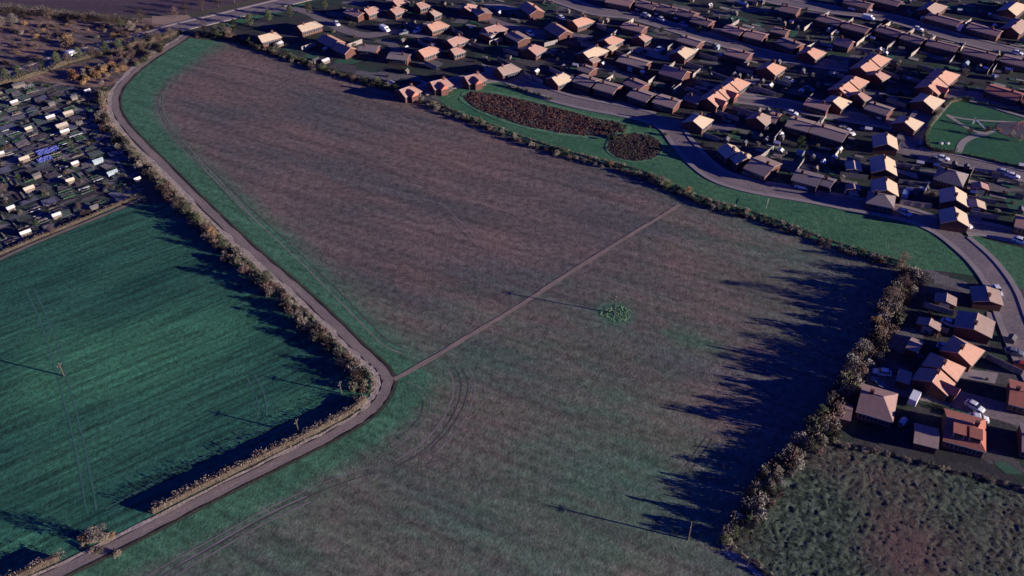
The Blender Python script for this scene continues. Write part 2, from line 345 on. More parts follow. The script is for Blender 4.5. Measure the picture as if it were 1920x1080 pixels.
for nm, px, w, pv in ROADS:
    pl = smooth(GP(px), 5); RW.append((nm, pl, w, pv))
    ribbon(nm, pl, w, M_road)
for i, (nm, pl, w, pv) in enumerate(RW):
    if not pv: continue
    for s in (1, -1):
        run = []; runs = []
        for p in offset(pl, s*(w/2+.8)):
            if all(j == i or segdist(p, q) > ww/2+.6 for j, (_, q, ww, _) in enumerate(RW)): run.append(p)
            else:
                if len(run) > 2: runs.append(run)
                run = []
        if len(run) > 2: runs.append(run)
        for r in runs: ribbon('pavement', r, 1.5, M_pave, z=.21+.004*i, th=.2)
# kerb lines and dashes
mp_ = RW[0][1]
ribbon('road_marking', offset(mp_, 3.2)[20:], .18, M_paint, z=.16); ribbon('road_marking', offset(mp_, -3.2)[20:], .18, M_paint, z=.16)
db = MB()
for i, (x, y, a) in enumerate(along(mp_[20:], 3.0)):
    if i % 2 == 0: db.add([(x+math.cos(a)*u-math.sin(a)*v, y+math.sin(a)*u+math.cos(a)*v, .162) for u, v in ((-1, -.08), (1, -.08), (1, .08), (-1, .08))], [(0, 1, 2, 3)])
db.o('road_marking', M_paint)['kind'] = 'structure'

# farm track, its pale verge and a painted shadow line on the field side
ribbon('farm_track', TRACK, 2.35, M_track, wobble=.2)
ribbon('wheel_rut', offset(TRACK, .75), .45, mat('rut', (.27, .21, .19), (.2, .16, .15), scale=.3, fine=.3), wobble=.06)
ribbon('wheel_rut', offset(TRACK, -.75), .45, MATS['rut'], wobble=.06)
_k = min(range(len(TRACK)), key=lambda i: math.dist(TRACK[i], G(708, 764)))
ribbon('verge_strip', offset(TRACK, 2.1)[_k-2:], 1.6, M_pale, wobble=.45); ribbon('verge_strip', offset(TRACK, 1.65)[:_k], .7, M_pale, wobble=.25)
ribbon('ditch_shadow', offset(TRACK, -1.6), .42, M_ditch_shade, wobble=.14)  # flat dark ribbon, paints the shadow of the small bank beside the track
FP = smooth(GP([(738, 712), (800, 678), (870, 636), (940, 594), (990, 563), (1060, 517), (1130, 473), (1200, 430), (1275, 384)]), 4)
ribbon('footpath', FP, 1.25, M_path, wobble=.15)
ribbon('footpath', smooth(GP([(-120, 540), (0, 486), (60, 459), (150, 422), (225, 391), (262, 374)]), 4), 1.1, mat('worn_grass', (.24, .21, .17), (.17, .15, .13), scale=.3, fine=.3), wobble=.15)
for px in ([(30, 270), (60, 245), (100, 285), (130, 275)], [(185, 240), (205, 275), (232, 322)], [(-20, 238), (20, 255), (47, 277)], [(-20, 292), (47, 277), (120, 257), (180, 246)], [(0, 195), (12, 203), (26, 217)], [(172, 196), (170, 225), (165, 236)]):
    ribbon('allotment_path', smooth(GP(px), 3), 1.0, mat('bluish_path', (.2, .2, .2), (.15, .15, .16), scale=.3, fine=.2), wobble=.1)
# tyre lines
M_tyre = mat('pressed_soil', (.060, .048, .052), (.10, .08, .085), scale=.3, fine=.4); M_tyre2 = mat('bent_straw', (.27, .225, .21), (.18, .15, .145), scale=.3, fine=.4)
zt = [.032]
def tyres(px, m1=M_tyre, m2=M_tyre2, g=1.7, w=.32):
    pl = smooth(GP(px), 5); zt[0] += .001
    ribbon('tyre_track', offset(pl, g/2), w, m1, wobble=.07, z=zt[0]); ribbon('tyre_track', offset(pl, -g/2), w, m2, wobble=.07, z=zt[0])
tyres([(298, 182), (308, 225), (345, 275), (400, 328), (470, 398), (525, 448), (590, 510), (660, 580), (720, 640), (760, 660)])
tyres([(845, 690), (857, 715), (852, 755), (828, 800), (790, 840), (745, 868)])
tyres([(290, 1100), (345, 1062), (420, 1018), (500, 972), (580, 935)], M_tyre2, M_tyre2)
tyres([(318, 150), (300, 190), (318, 240), (370, 300), (430, 365), (480, 420)], M_tyre2, M_tyre, 1.6, .25)
tyres([(872, 690), (884, 718), (876, 760), (850, 806), (812, 846)], M_tyre2, M_tyre, 1.6, .25)
tyres([(760, 720), (790, 735), (800, 760), (780, 800), (730, 840)], M_tyre2, M_tyre, 1.6, .2)
tyres([(260, 1100), (320, 1062), (400, 1018), (490, 968), (600, 915), (700, 880)], M_tyre2, M_tyre, 1.8, .25)
tyres([(640, 262), (700, 300), (790, 345)], M_tyre2, M_tyre, 2.0, .2)
tyres([(820, 380), (880, 440), (905, 470)], M_tyre2, M_tyre, 2.0, .2)
tyres([(1330, 820), (1310, 850), (1290, 878)], M_tyre, M_tyre, 1.4, .2)
M_ct = mat('crop_wheeling', (.07, .17, .13), (.045, .12, .10), scale=.3, fine=.4)
tyres([(58, 545), (90, 620), (120, 720), (150, 840), (172, 960)], M_ct, M_ct, 1.8, .35)
tyres([(470, 705), (487, 740), (492, 772), (478, 800)], M_ct, M_ct, 1.8, .3)
tyres([(200, 960), (330, 890), (460, 825), (545, 790)], M_ct, M_ct, 1.8, .3)
# park paths and play surface
for px, w in (([(1775, 215), (1800, 232), (1825, 245), (1850, 250), (1868, 243)], 1.4), ([(1775, 217), (1815, 224), (1870, 228), (1905, 230), (1960, 240)], 1.0), ([(1797, 286), (1805, 268), (1825, 256), (1850, 251)], 2.2)):
    ribbon('park_path', smooth(GP(px), 4), w, M_gravel)
sheet('play_surface', smooth(GP([(1868, 243), (1872, 232), (1900, 229), (1960, 236), (1960, 262), (1905, 258), (1880, 252)]), 4, True), mat('rubber_surface', (.10, .08, .10), (.08, .07, .09), scale=.3))
sheet('boggy_ground', smooth(GP([(872, 182), (895, 173), (960, 184), (1040, 203), (1110, 222), (1160, 232), (1175, 244), (1150, 252), (1100, 255), (1020, 245), (950, 225), (890, 200)]), 3, True), M_wet)
sheet('boggy_ground', smooth(GP([(1140, 275), (1155, 256), (1190, 250), (1225, 258), (1240, 275), (1225, 295), (1190, 302), (1155, 293)]), 4, True), M_wet)
# sunlit drives and yards among the houses
for p in ([(905, 8), (940, 8), (985, 18), (945, 20), (920, 18)], [(785, 148), (812, 160), (800, 164)], [(902, 120), (945, 132), (965, 143), (915, 142)], [(1010, 92), (1045, 97), (1030, 101), (1012, 100)], [(1175, 90), (1205, 86), (1280, 108), (1290, 118), (1240, 112), (1200, 102)], [(1397, 145), (1425, 148), (1415, 160), (1393, 155)], [(1360, 178), (1395, 170), (1460, 188), (1400, 186)], [(1678, 316), (1720, 326), (1720, 336), (1676, 322)], [(1680, 350), (1720, 358), (1720, 366), (1680, 357)], [(1812, 348), (1845, 352), (1845, 366), (1815, 362)], [(1806, 388), (1838, 398), (1840, 413), (1808, 412)], [(1740, 595), (1795, 615), (1830, 622), (1790, 606)], [(1850, 585), (1878, 590), (1855, 618), (1850, 605)], [(1800, 690), (1872, 700), (1865, 720), (1795, 708)], [(1420, 200), (1460, 208), (1470, 216), (1440, 212)], [(680, 10), (700, 22), (690, 30)]):
    sheet('driveway', GP(p), M_pave)

# ------------------------------------------------------------------ HEDGES, BUSHES, TREES
def leafmat(n, a, b, f=.35): return mat(n, a, b, scale=.8, fine=f, fscale=3, rnd=.22, rough=.95, spec=.1)
V_tan = leafmat('twigs_tan', (.215, .19, .165), (.12, .105, .092)); V_olive = leafmat('twigs_olive', (.145, .14, .10), (.08, .078, .06))
V_brown = leafmat('twigs_brown', (.16, .11, .095), (.085, .06, .055)); V_rust = leafmat('leaves_rust', (.29, .145, .085), (.18, .095, .06))
V_green = leafmat('leaves_evergreen', (.035, .06, .032), (.055, .085, .04)); V_pale = leafmat('leaves_pale', (.29, .275, .25), (.18, .17, .155))
V_orange = leafmat('leaves_orange', (.33, .21, .11), (.20, .13, .07)); V_ivy = leafmat('leaves_ivy', (.06, .085, .05), (.10, .11, .06))
V_bark = mat('bark', (.10, .075, .055), (.06, .045, .035), scale=2, fine=.3, coord='obj')
V_straw = leafmat('grass_straw', (.27, .225, .175), (.17, .145, .11)); V_reed = leafmat('reeds', (.15, .085, .075), (.08, .05, .055)); V_sedge = leafmat('sedge', (.13, .11, .085), (.07, .065, .06))
def quads(mb, c, r, n, size, flat=.8, m=0):
    for _ in range(n):
        d = Vector((random.gauss(0, 1), random.gauss(0, 1), random.gauss(0, 1))); d.normalize()
        p = Vector(c)+Vector((d.x, d.y, d.z*flat))*r*random.uniform(.45, 1)**.6
        a = Vector((random.gauss(0, 1), random.gauss(0, 1), random.gauss(0, 1))).normalized(); b = a.orthogonal().normalized()
        s = size*random.uniform(.5, 1.3); w = s*random.uniform(.35, .8)
        mb.add([p-a*s-b*w*.6, p+a*s*.2-b*w, p+a*s+b*w*.3, p-a*s*.1+b*w], [(0, 1, 2, 3)], m)
def bush_mesh(name, mt, h, rad, nclump=34, nq=12, size=.19):
    mb = MB()
    for _ in range(nclump):
        a = random.uniform(0, 6.28); rr = rad*math.sqrt(random.random())*.75
        z = h*random.uniform(.15, .82)*(1-.35*(rr/rad)**2)
        quads(mb, (rr*math.cos(a), rr*math.sin(a), z), rad*random.uniform(.28, .62), nq, size)
    for _ in range(7):
        a = random.uniform(0, 6.28); mb.tube((0, 0, 0), (rad*.6*math.cos(a), rad*.6*math.sin(a), h*random.uniform(.6, 1.0)), .05, .015, 4, 1)
    return mb.me(name, [mt, V_bark])
BUSH = {k: [bush_mesh('hedge_bush', mt, random.uniform(.9, 1.1)*2.2, random.uniform(1.3, 1.6)) for _ in range(nv)] for k, mt, nv in
        (('tan', V_tan, 4), ('olive', V_olive, 3), ('brown', V_brown, 3), ('rust', V_rust, 2), ('green', V_green, 3), ('pale', V_pale, 2), ('orange', V_orange, 2), ('ivy', V_ivy, 3), ('straw', V_straw, 3))}
def bush(kind, x, y, s, label, group, name=None, cat='bush', sz=1.0, z=0.0):
    name = name or kind+'_bush'
    o = obj(name, random.choice(BUSH[kind]), None, (x, y, z)); o.rotation_euler = (0, 0, random.uniform(0, 6.28))
    o.scale = (s*random.uniform(.85, 1.15), s*random.uniform(.85, 1.15), s*sz)
    return tag(o, label, cat, group)
def tree_meshes(mt, h, crown_r, z0, nclump, nq, size, dense=1.0, conifer=False):
    tb, cb = MB(), MB()
    tb.tube((0, 0, 0), (0, 0, h*.45), .024*h, .016*h, 7); tb.tube((0, 0, h*.45), (random.uniform(-.3, .3), random.uniform(-.3, .3), h*.9), .016*h, .004*h, 6)
    for k in range(0 if conifer else 11):
        a = k*2.4+random.uniform(-.4, .4); zb = h*random.uniform(.25, .6); zt = min(h*.96, zb+h*random.uniform(.15, .4)); r = crown_r*random.uniform(.6, .95)
        mid = Vector((r*.5*math.cos(a), r*.5*math.sin(a), zb+(zt-zb)*.45)); end = Vector((r*math.cos(a), r*math.sin(a), zt))
        tb.tube((0, 0, zb), mid, .010*h, .007*h, 5); tb.tube(mid, end, .007*h, .002*h, 4)
        for _ in range(3):
            e2 = mid+Vector((random.uniform(-1, 1), random.uniform(-1, 1), random.uniform(.2, 1.2)))*crown_r*.45
            tb.tube(mid, e2, .004*h, .0015*h, 4)
    for _ in range(nclump):
        a = random.uniform(0, 6.28); t = random.random()
        if conifer: rr = crown_r*(1-t)*random.uniform(.3, 1)+.1; z = z0+(h-z0)*t; cr = .25+.35*(1-t)*crown_r
        else:
            z = z0+(h-z0)*t; rr = crown_r*math.sqrt(max(.05, 1-(2*t-.9)**2))*random.uniform(.25, .95); cr = crown_r*random.uniform(.20, .34)
        quads(cb, (rr*math.cos(a), rr*math.sin(a), z), cr, int(nq*dense), size)
    return tb.me('trunk', [V_bark]), cb.me('crown', [mt])
TREE = {k: [tree_meshes(*a) for _ in range(n)] for k, n, a in (
    ('bare', 3, (V_brown, 10, 3.3, 3.0, 60, 30, .16)), ('tan', 3, (V_tan, 8, 2.8, 2.0, 50, 32, .17)), ('orange', 2, (V_orange, 7, 3.0, 1.6, 50, 34, .20)),
    ('green', 3, (V_green, 7, 2.6, 1.2, 45, 36, .24)), ('ivy', 2, (V_ivy, 9, 2.6, 1.5, 60, 34, .2)), ('conifer', 2, (V_green, 7, 1.3, .3, 60, 26, .18, 1.0, True)), ('pale', 2, (V_pale, 5, 1.8, 1.0, 30, 30, .17)))}
def tree(kind, x, y, s, label, group=None, name=None, sz=1.0):
    e = empty(name or {'bare': 'bare_tree', 'tan': 'bare_tree', 'orange': 'autumn_tree', 'green': 'evergreen_tree', 'ivy': 'ivy_tree', 'conifer': 'conifer_tree', 'pale': 'pale_tree'}[kind], (x, y, 0), random.uniform(0, 6.28))
    e.scale = (s*.92, s*.92, s*sz*.76); a, b = random.choice(TREE[kind]); obj('trunk', a, e); obj('crown', b, e)
    return tag(e, label, 'tree', group)
def pick(d):
    ks = list(d); return random.choices(ks, [d[k] for k in ks])[0]

# thicket beside the track, from the scrub down to the bend
i0 = min(range(len(TRACK)), key=lambda i: math.dist(TRACK[i], G(224, 165))); i1 = min(range(len(TRACK)), key=lambda i: math.dist(TRACK[i], G(708, 764)))
TH = TRACK[i1:i0][::-1]
LAB = {'tan': 'leafless tan bush in the tall hedge left of the dirt track', 'olive': 'olive green bush in the tall hedge left of the dirt track', 'brown': 'brown twiggy bush in the tall hedge left of the dirt track'}
for off, st, sc in ((4.6, 2.5, .88), (6.4, 3.1, 1.05)):
    for x, y, a in along(offset(TH, -off), st):
        if off > 6 and y > G(0, 300)[1] and random.random() < .5: continue
        s = sc*random.uniform(.7, 1.25); k = pick({'tan': 4, 'olive': 4, 'brown': 3})
        bush(k, x+random.uniform(-.8, .8), y+random.uniform(-.8, .8), s, LAB[k], k+' bushes of the track hedge', sz=random.uniform(1.0, 1.4))
for x, y, a in along(offset(TH, -3.4), 1.5):
    bush('straw', x+random.uniform(-.3, .3), y+random.uniform(-.3, .3), .48*random.uniform(.7, 1.3), 'pale straw coloured shrub between the dirt track and its tall hedge', 'straw shrubs on the track verge', 'verge_shrub', sz=.75)
for px, py, k, s, lb in ((398, 446, 'orange', .62, 'small rust orange tree in the hedge halfway along the dirt track'), (505, 536, 'ivy', .72, 'tall dark tree in the track hedge throwing the broadest shadow onto the green field'), (335, 392, 'tan', .78, 'tan bare tree in the track hedge near the allotment corner'), (352, 405, 'ivy', .6, 'dark rounded tree in the track hedge between two bare ones near the allotments'), (318, 372, 'bare', .6, 'bare tree in the track hedge right beside the allotment corner'), (420, 470, 'ivy', .55, 'dark tree in the track hedge just below the rust orange tree'), (372, 420, 'ivy', .55, 'low dark tree in the track hedge just above the rust orange tree'),
                         (560, 602, 'tan', .55, 'slender tan tree in the track hedge below the broad dark tree'), (600, 640, 'bare', .42, 'short bare brown tree in the hedge nearest the middle of the green field edge'), (668, 715, 'bare', .45, 'bare brown tree in the hedge at the track bend'), (640, 690, 'tan', .5, 'tan tree in the hedge just above the track bend'), (540, 578, 'ivy', .45, 'dark ivy clad tree between two tan trees of the track hedge')):
    tree(k, *G(px, py), s, lb)
tree('tan', *G(186, 1016), .85, 'low bare tan tree overhanging the track at the bottom left', sz=.85)
for q in range(9):
    x, y = G(random.uniform(150, 235), random.uniform(1000, 1045)); bush('orange' if q % 3 == 0 else 'straw', x, y, random.uniform(.5, .8), 'orange brown shrub under the bare tree beside the track', 'shrubs under the bottom left tree', 'verge_shrub', sz=.7)

# clipped hedge along the track from the bend to the bottom left corner
def clipped_hedge(name, pl, w, h, label, m1=V_brown, m2=V_straw, nq=26, rag=0.0):
    mb = MB()
    hh = lambda x, y: h*(1+rag*noise.noise(Vector((x*.13, y*.13, 5)))*1.6+.12*noise.noise(Vector((x*.5, y*.5, 1))))
    for x, y, a in along(pl, .5):
        H = hh(x, y)
        for k in range(3):
            quads(mb, (x+random.uniform(-.5, .5)*w*.6, y+random.uniform(-.5, .5)*w*.6, H*random.uniform(.12, .9)), w*.44, nq//2, .15, 1.0, 1 if random.random() < .5 else 0)
    core = [(x, y) for x, y, a in along(pl, 1.3)]
    for (x0, y0), (x1, y1) in zip(core, core[1:]):
        a = math.atan2(y1-y0, x1-x0); mb.obox((x0+x1)/2, (y0+y1)/2, math.dist((x0, y0), (x1, y1))/2, w*.22, 0, hh(x0, y0)*.62, a, 2)
    return tag(mb.o(name, [m1, m2, V_bark]), label, 'hedge')
jb = min(range(len(TRACK)), key=lambda i: math.dist(TRACK[i], G(235, 1012)))
clipped_hedge('clipped_hedge', offset(TRACK, 2.9)[jb+2:i1+2], 1.7, 2.25, 'long clipped brown hedge between the dirt track and the green field, below the bend')
clipped_hedge('clipped_hedge', offset(TRACK, 2.9)[:jb-3], 1.7, 2.25, 'short stretch of clipped brown hedge beyond the bare tree in the bottom left corner')

# hedge between the big field and the estate
HL = {'tan': 'leafless tan bush in the hedge between the big brown field and the housing estate', 'olive': 'olive bush in the hedge between the big brown field and the housing estate', 'brown': 'dark brown bush in the hedge between the big brown field and the housing estate', 'ivy': 'dark green bush in the hedge between the big brown field and the housing estate'}
for off, st in ((.0, 2.3), (1.9, 2.8)):
    for x, y, a in along(offset(RHEDGE, off), st):
        px = 960+FPX*x/(y*_c+HCAM*_s)
        big = .95 if px < 760 else .8
        k = pick({'tan': 4, 'olive': 3, 'brown': 3, 'ivy': 2}) if px > 760 else pick({'tan': 2, 'olive': 2, 'brown': 4, 'ivy': 3})
        bush(k, x+random.uniform(-.7, .7), y+random.uniform(-.7, .7), big*random.uniform(.6, 1.15), HL[k], k+' bushes of the estate hedge', sz=random.uniform(.7, 1.1))
for x, y, a in along(offset(RHEDGE, 3.6)[20:], 1.6):
    bush('straw', x, y, random.uniform(.3, .5), 'low pale shrub on the estate side of the hedge above the big field', 'low pale shrubs of the estate hedge', 'verge_shrub', sz=.7)
for px, py, k, s, lb in ((385, 66, 'bare', .8, 'bare tree where the dirt track meets the main road'), (405, 70, 'ivy', .7, 'dark ivy tree just right of the track end'), (432, 76, 'bare', .7, 'bare tree at the top corner of the big brown field'), (470, 84, 'green', .6, 'evergreen tree in the hedge below the buff bungalow near the main road'), (520, 96, 'tan', .6, 'tan tree at the top of the estate hedge'),
                         (1240, 345, 'tan', .5, 'tan tree in the hedge above the footpath end'), (1290, 362, 'orange', .45, 'orange brown tree in the hedge nearest the footpath end'), (1145, 312, 'orange', .38, 'small rust orange tree in the hedge below the round pond'), (1690, 500, 'bare', .6, 'bare tree at the far right corner of the big field'), (1640, 490, 'tan', .45, 'tan tree in the hedge left of the field corner'), (900, 232, 'ivy', .4, 'dark ivy tree in the hedge beside the long reed bed')):
    tree(k, *G(px, py), s, lb)
# tall boundary between the big field and the bungalows at right
for off, st, sc in ((0, 2.0, 1.25), (2.2, 2.4, 1.25), (4.0, 3.2, .95)):
    for x, y, a in along(offset(VHEDGE, off)[:(31 if off else 99)], st):
        low = y < G(0, 830)[1]
        k = pick({'tan': 4, 'olive': 2, 'brown': 3, 'pale': 1.2})
        lb = {'tan': 'tan leafless bush', 'olive': 'olive bush', 'brown': 'brown twiggy bush', 'pale': 'pale silvery bush'}[k]+(' in the hedge between the big field and the rough meadow' if low else ' in the tall hedge between the big field and the bungalows at right')
        bush(k, x+random.uniform(-.6, .6), y+random.uniform(-.6, .6), (sc*.95 if not low else sc*.75)*random.uniform(.8, 1.2), lb, lb.split(' in ')[0]+(' meadow' if low else ' boundary')+' hedge', sz=random.choice((.75, 1.1, 1.5, 1.95)) if not low else random.uniform(1.3, 1.7))
for px, py, k, s, lb in ((1665, 582, 'bare', .95, 'tallest bare tree in the boundary hedge right of the big field'), (1640, 618, 'orange', .72, 'round topped brown tree in the boundary hedge left of the bungalows'), (1612, 668, 'tan', .85, 'tan tree in the boundary hedge below the brown round topped tree'), (1590, 712, 'bare', .75, 'bare tree in the boundary hedge beside the cul-de-sac end'),
                         (1555, 760, 'tan', .72, 'tan tree in the boundary hedge left of the small brown garage'), (1535, 790, 'ivy', .7, 'dark ivy tree at the top corner of the rough meadow'), (1432, 930, 'conifer', .72, 'slim dark conifer in the hedge left of the rough meadow'), (1402, 984, 'conifer', .8, 'dark conifer at the lower left corner of the rough meadow'), (1690, 545, 'bare', .7, 'bare tree at the top of the boundary hedge'), (1375, 1006, 'ivy', .45, 'low ivy tree at the bottom of the meadow hedge'), (1358, 1020, 'ivy', .42, 'lowest ivy tree of the meadow hedge')):
    tree(k, *G(px, py), s, lb)
ribbon('dry_strip', offset(smooth(GP([(1440, 1086), (1398, 1053), (1364, 1016), (1388, 983), (1418, 943), (1453, 890), (1512, 824)]), 4), .6), 1.6, M_pale, z=.075, wobble=.5)
# rim of dry grass and shrubs around the rough meadow
RIM = smooth(GP([(1445, 1090), (1400, 1056), (1358, 1018), (1390, 975), (1418, 935), (1455, 885), (1510, 822)]), 4)
for x, y, a in along(offset(RIM, -.6), .75):
    bush(random.choice(('straw', 'straw', 'pale')), x+random.uniform(-.5, .5), y+random.uniform(-.5, .5), random.uniform(.38, .6), 'pale straw shrub on the rim of the rough meadow', 'straw shrubs round the rough meadow', 'verge_shrub', sz=.85)
for x, y, a in along(smooth(GP([(1510, 820), (1560, 832), (1640, 848), (1720, 866), (1800, 890), (1880, 910), (1960, 930)]), 4), 1.5):
    k = pick({'straw': 3, 'olive': 2, 'brown': 1})
    bush(k, x+random.uniform(-.6, .6), y+random.uniform(-.6, .6), random.uniform(.4, .75), {'straw': 'pale straw', 'olive': 'olive', 'brown': 'brown'}[k]+' shrub on the garden edge of the rough meadow', k+' shrubs on the meadow garden edge', 'verge_shrub', sz=.75)
# weed patch round the pole in the big field
wm = MB(); cx, cy = G(1155, 588)
for _ in range(170):
    a = random.uniform(0, 6.28); r = 3.4*math.sqrt(random.random()); quads(wm, (cx+r*1.15*math.cos(a), cy+r*.9*math.sin(a), .05), .32, 9, .13, .2)
tag(wm.o('weed_patch', [leafmat('weeds', (.22, .34, .20), (.13, .22, .12))]), 'round patch of bright green weeds around the pole in the big field', 'weeds', kind='stuff')

# reed beds, tussocks
def blades(name, poly, n, mts, h, w, label, cat):
    mb = MB(); xs = [p[0] for p in poly]; ys = [p[1] for p in poly]; k = 0
    while k < n:
        p = (random.uniform(min(xs), max(xs)), random.uniform(min(ys), max(ys)))
        if not inside(p, poly): continue
        p = (p[0]+random.gauss(0, .45), p[1]+random.gauss(0, .45))
        k += 1; nz = noise.noise(Vector((p[0]*.25, p[1]*.25, 3)))
        m = min(len(mts)-1, max(0, int((nz*.9+.5+random.uniform(-.3, .3))*len(mts)))); hh = h*random.uniform(.5, 1.2)*(1+.6*nz)
        for _ in range(3):
            a = random.uniform(0, 6.28); t = Vector((random.uniform(-.5, .5)*hh, random.uniform(-.5, .5)*hh, hh)); b = Vector((math.cos(a), math.sin(a), 0))*w*random.uniform(.6, 1.3)
            q = Vector((p[0]+random.uniform(-.2, .2), p[1]+random.uniform(-.2, .2), 0)); mb.add([q-b, q+b, q+t+b*.5, q+t-b*.5], [(0, 1, 2, 3)], m)
    return tag(mb.o(name, mts), label, cat, kind='stuff')
POND1 = smooth(GP([(872, 182), (895, 173), (960, 184), (1040, 203), (1110, 222), (1160, 232), (1172, 244), (1150, 250), (1100, 254), (1020, 243), (950, 225), (890, 200)]), 3, True)
POND2 = smooth(GP([(1142, 275), (1155, 257), (1190, 251), (1225, 259), (1238, 275), (1225, 294), (1190, 301), (1155, 292)]), 4, True)
M_rim = mat('bank_turf', (.115, .25, .12), (.07, .17, .085), scale=.3, fine=.4, fscale=1)
ribbon('pond_bank', offset(POND1+POND1[:1], 1.2), 1.5, M_rim, wobble=.35); ribbon('pond_bank', offset(POND2+POND2[:1], .9), .8, M_rim, wobble=.2)
V_redr = leafmat('reeds_red', (.17, .08, .065), (.10, .05, .048))
blades('reed_bed', POND1, 5200, [V_sedge, V_reed, V_redr, V_reed], .34, .17, 'long bed of red brown reeds in the boggy hollow beside the estate road', 'reeds')
blades('reed_bed', POND2, 2600, [V_sedge, V_reed, V_sedge, V_sedge], .3, .16, 'round bed of dark brown reeds right of the long reed bed', 'reeds')
V_tus = leafmat('tussock', (.15, .17, .12), (.08, .10, .075)); V_tus2 = leafmat('tussock_dry', (.22, .17, .15), (.13, .09, .085))
blades('meadow_tussocks', [p for p in rough_poly], 600, [V_tus2, V_tus, V_tus, V_tus2], .26, .2, 'tangled dark green and brown tussocks covering the rough meadow at bottom right', 'tussocks')
for q in range(22):
    px = random.uniform(1118, 1175); py = random.uniform(232, 262)
    bush(pick({'ivy': 2, 'olive': 2, 'brown': 2}), *G(px, py), random.uniform(.35, .6), 'low dark shrub between the long and the round reed beds', 'shrubs between the reed beds', 'pond_shrub')
for x, y, a in along(smooth(GP([(955, 163), (985, 172), (1015, 182), (1035, 188)]), 3), 1.8):
    bush(pick({'green': 2, 'pale': 1}), x, y, random.uniform(.5, .75), 'dark shrub on the grass strip between the reeds and the estate road', 'shrubs along the reed bed road', 'pond_shrub')
# scrub and woodland at the top left
SCR = GP([(-60, 45), (60, 28), (200, 44), (285, 52), (330, 58), (280, 76), (190, 90), (110, 108), (0, 140), (-60, 150)])
def scatter(poly, n):
    xs = [p[0] for p in poly]; ys = [p[1] for p in poly]; out = []
    while len(out) < n:
        p = (random.uniform(min(xs), max(xs)), random.uniform(min(ys), max(ys)))
        if inside(p, poly): out.append(p)
    return out
for x, y in scatter(SCR, 120):
    k = pick({'brown': 5, 'orange': 2, 'olive': 2, 'tan': 2}); bush(k, x, y, random.uniform(.5, 1.05), {'brown': 'dark brown', 'orange': 'orange', 'olive': 'olive', 'tan': 'tan'}[k]+' scrub bush on the rough ground above the main road', k+' bushes of the roadside scrub', 'scrub_bush', sz=.8)
for px, py, k, s, lb in ((28, 48, 'tan', .85, 'pale domed bare tree at the top left edge of the scrub'), (5, 52, 'tan', .8, 'leftmost bare tree at the edge of the ploughed field'), (248, 60, 'tan', .75, 'pale bare tree left of the sandy bank'), (228, 52, 'ivy', .6, 'dark tree behind the scrub below the ploughed field'), (135, 84, 'orange', .6, 'yellow brown tree in the middle of the roadside scrub'), (268, 44, 'bare', .8, 'bare tree standing against the sandy bank'), (95, 40, 'bare', .75, 'bare brown tree on the edge of the ploughed field'), (160, 44, 'bare', .7, 'bare tree in the shade line below the ploughed field'), (205, 46, 'bare', .7, 'bare tree between the scrub and the ploughed field')):
    tree(k, *G(px, py), s, lb)
for x, y in scatter(GP([(118, 145), (190, 122), (240, 125), (228, 150), (205, 162), (140, 160)]), 34):
    bush(pick({'orange': 5, 'rust': 2, 'tan': 2}), x, y, random.uniform(.6, 1.1), 'bright orange brown bush in the thicket above the allotments', 'orange thicket above the allotments', 'thicket_bush')
for x, y in scatter(GP([(190, 110), (250, 92), (320, 78), (332, 84), (290, 105), (250, 130), (235, 138), (222, 120)]), 46):
    bush(pick({'brown': 3, 'tan': 2, 'olive': 2, 'ivy': 1}), x, y, random.uniform(.6, 1.1), 'bare bush in the thicket between the main road and the dirt track', 'thicket between road and track', 'thicket_bush')
for px, py, s in ((300, 84, .7), (270, 96, .6), (230, 112, .6), (250, 108, .55), (322, 76, .7)):
    tree('bare', *G(px, py), s, 'bare tree in the thicket between the main road and the dirt track', 'bare trees between road and track')
for px, py, s in ((200, 100, .7), (150, 112, .7), (110, 122, .75), (175, 108, .6), (80, 132, .7), (40, 146, .7), (130, 120, .6), (225, 94, .7), (60, 138, .6), (15, 152, .7)):
    tree('ivy' if s > .65 else 'bare', *G(px, py), s, 'dark tree lining the lower side of the main road', 'dark trees along the main road')
for px, py, s in ((350, 30, .7), (380, 24, .75), (410, 17, .7), (440, 10, .8), (465, 4, .7), (500, -4, .8), (330, 36, .6), (530, -10, .8)):
    x, y = G(px, py-3); tree('bare', x, y, s, 'bare tree along the field side of the main road at the top', 'bare trees beside the upper road')
for px, py, s in ((470, 40, .8), (505, 32, .8), (545, 24, .8), (580, 18, .8), (610, 10, .7), (440, 50, .8), (420, 58, .8)):
    tree('ivy', *G(px, py+8), s*.9, 'dark tree between the main road and the first houses', 'dark trees between road and houses')

clipped_hedge('tall_hedge', offset(RW[0][1], -6.0)[6:36], 2.6, 2.3, 'overgrown dark hedge added to shade the main road at top left', V_brown, V_ivy, 34, .9)  # added along the lower side so its shadow darkens the road
clipped_hedge('tall_hedge', smooth(GP([(-60, 22), (0, 24), (110, 32), (200, 40), (262, 42)]), 4), 3.0, 3.4, 'ragged brown hedge between the ploughed field and the roadside scrub', V_brown, V_tan, 34, .5)
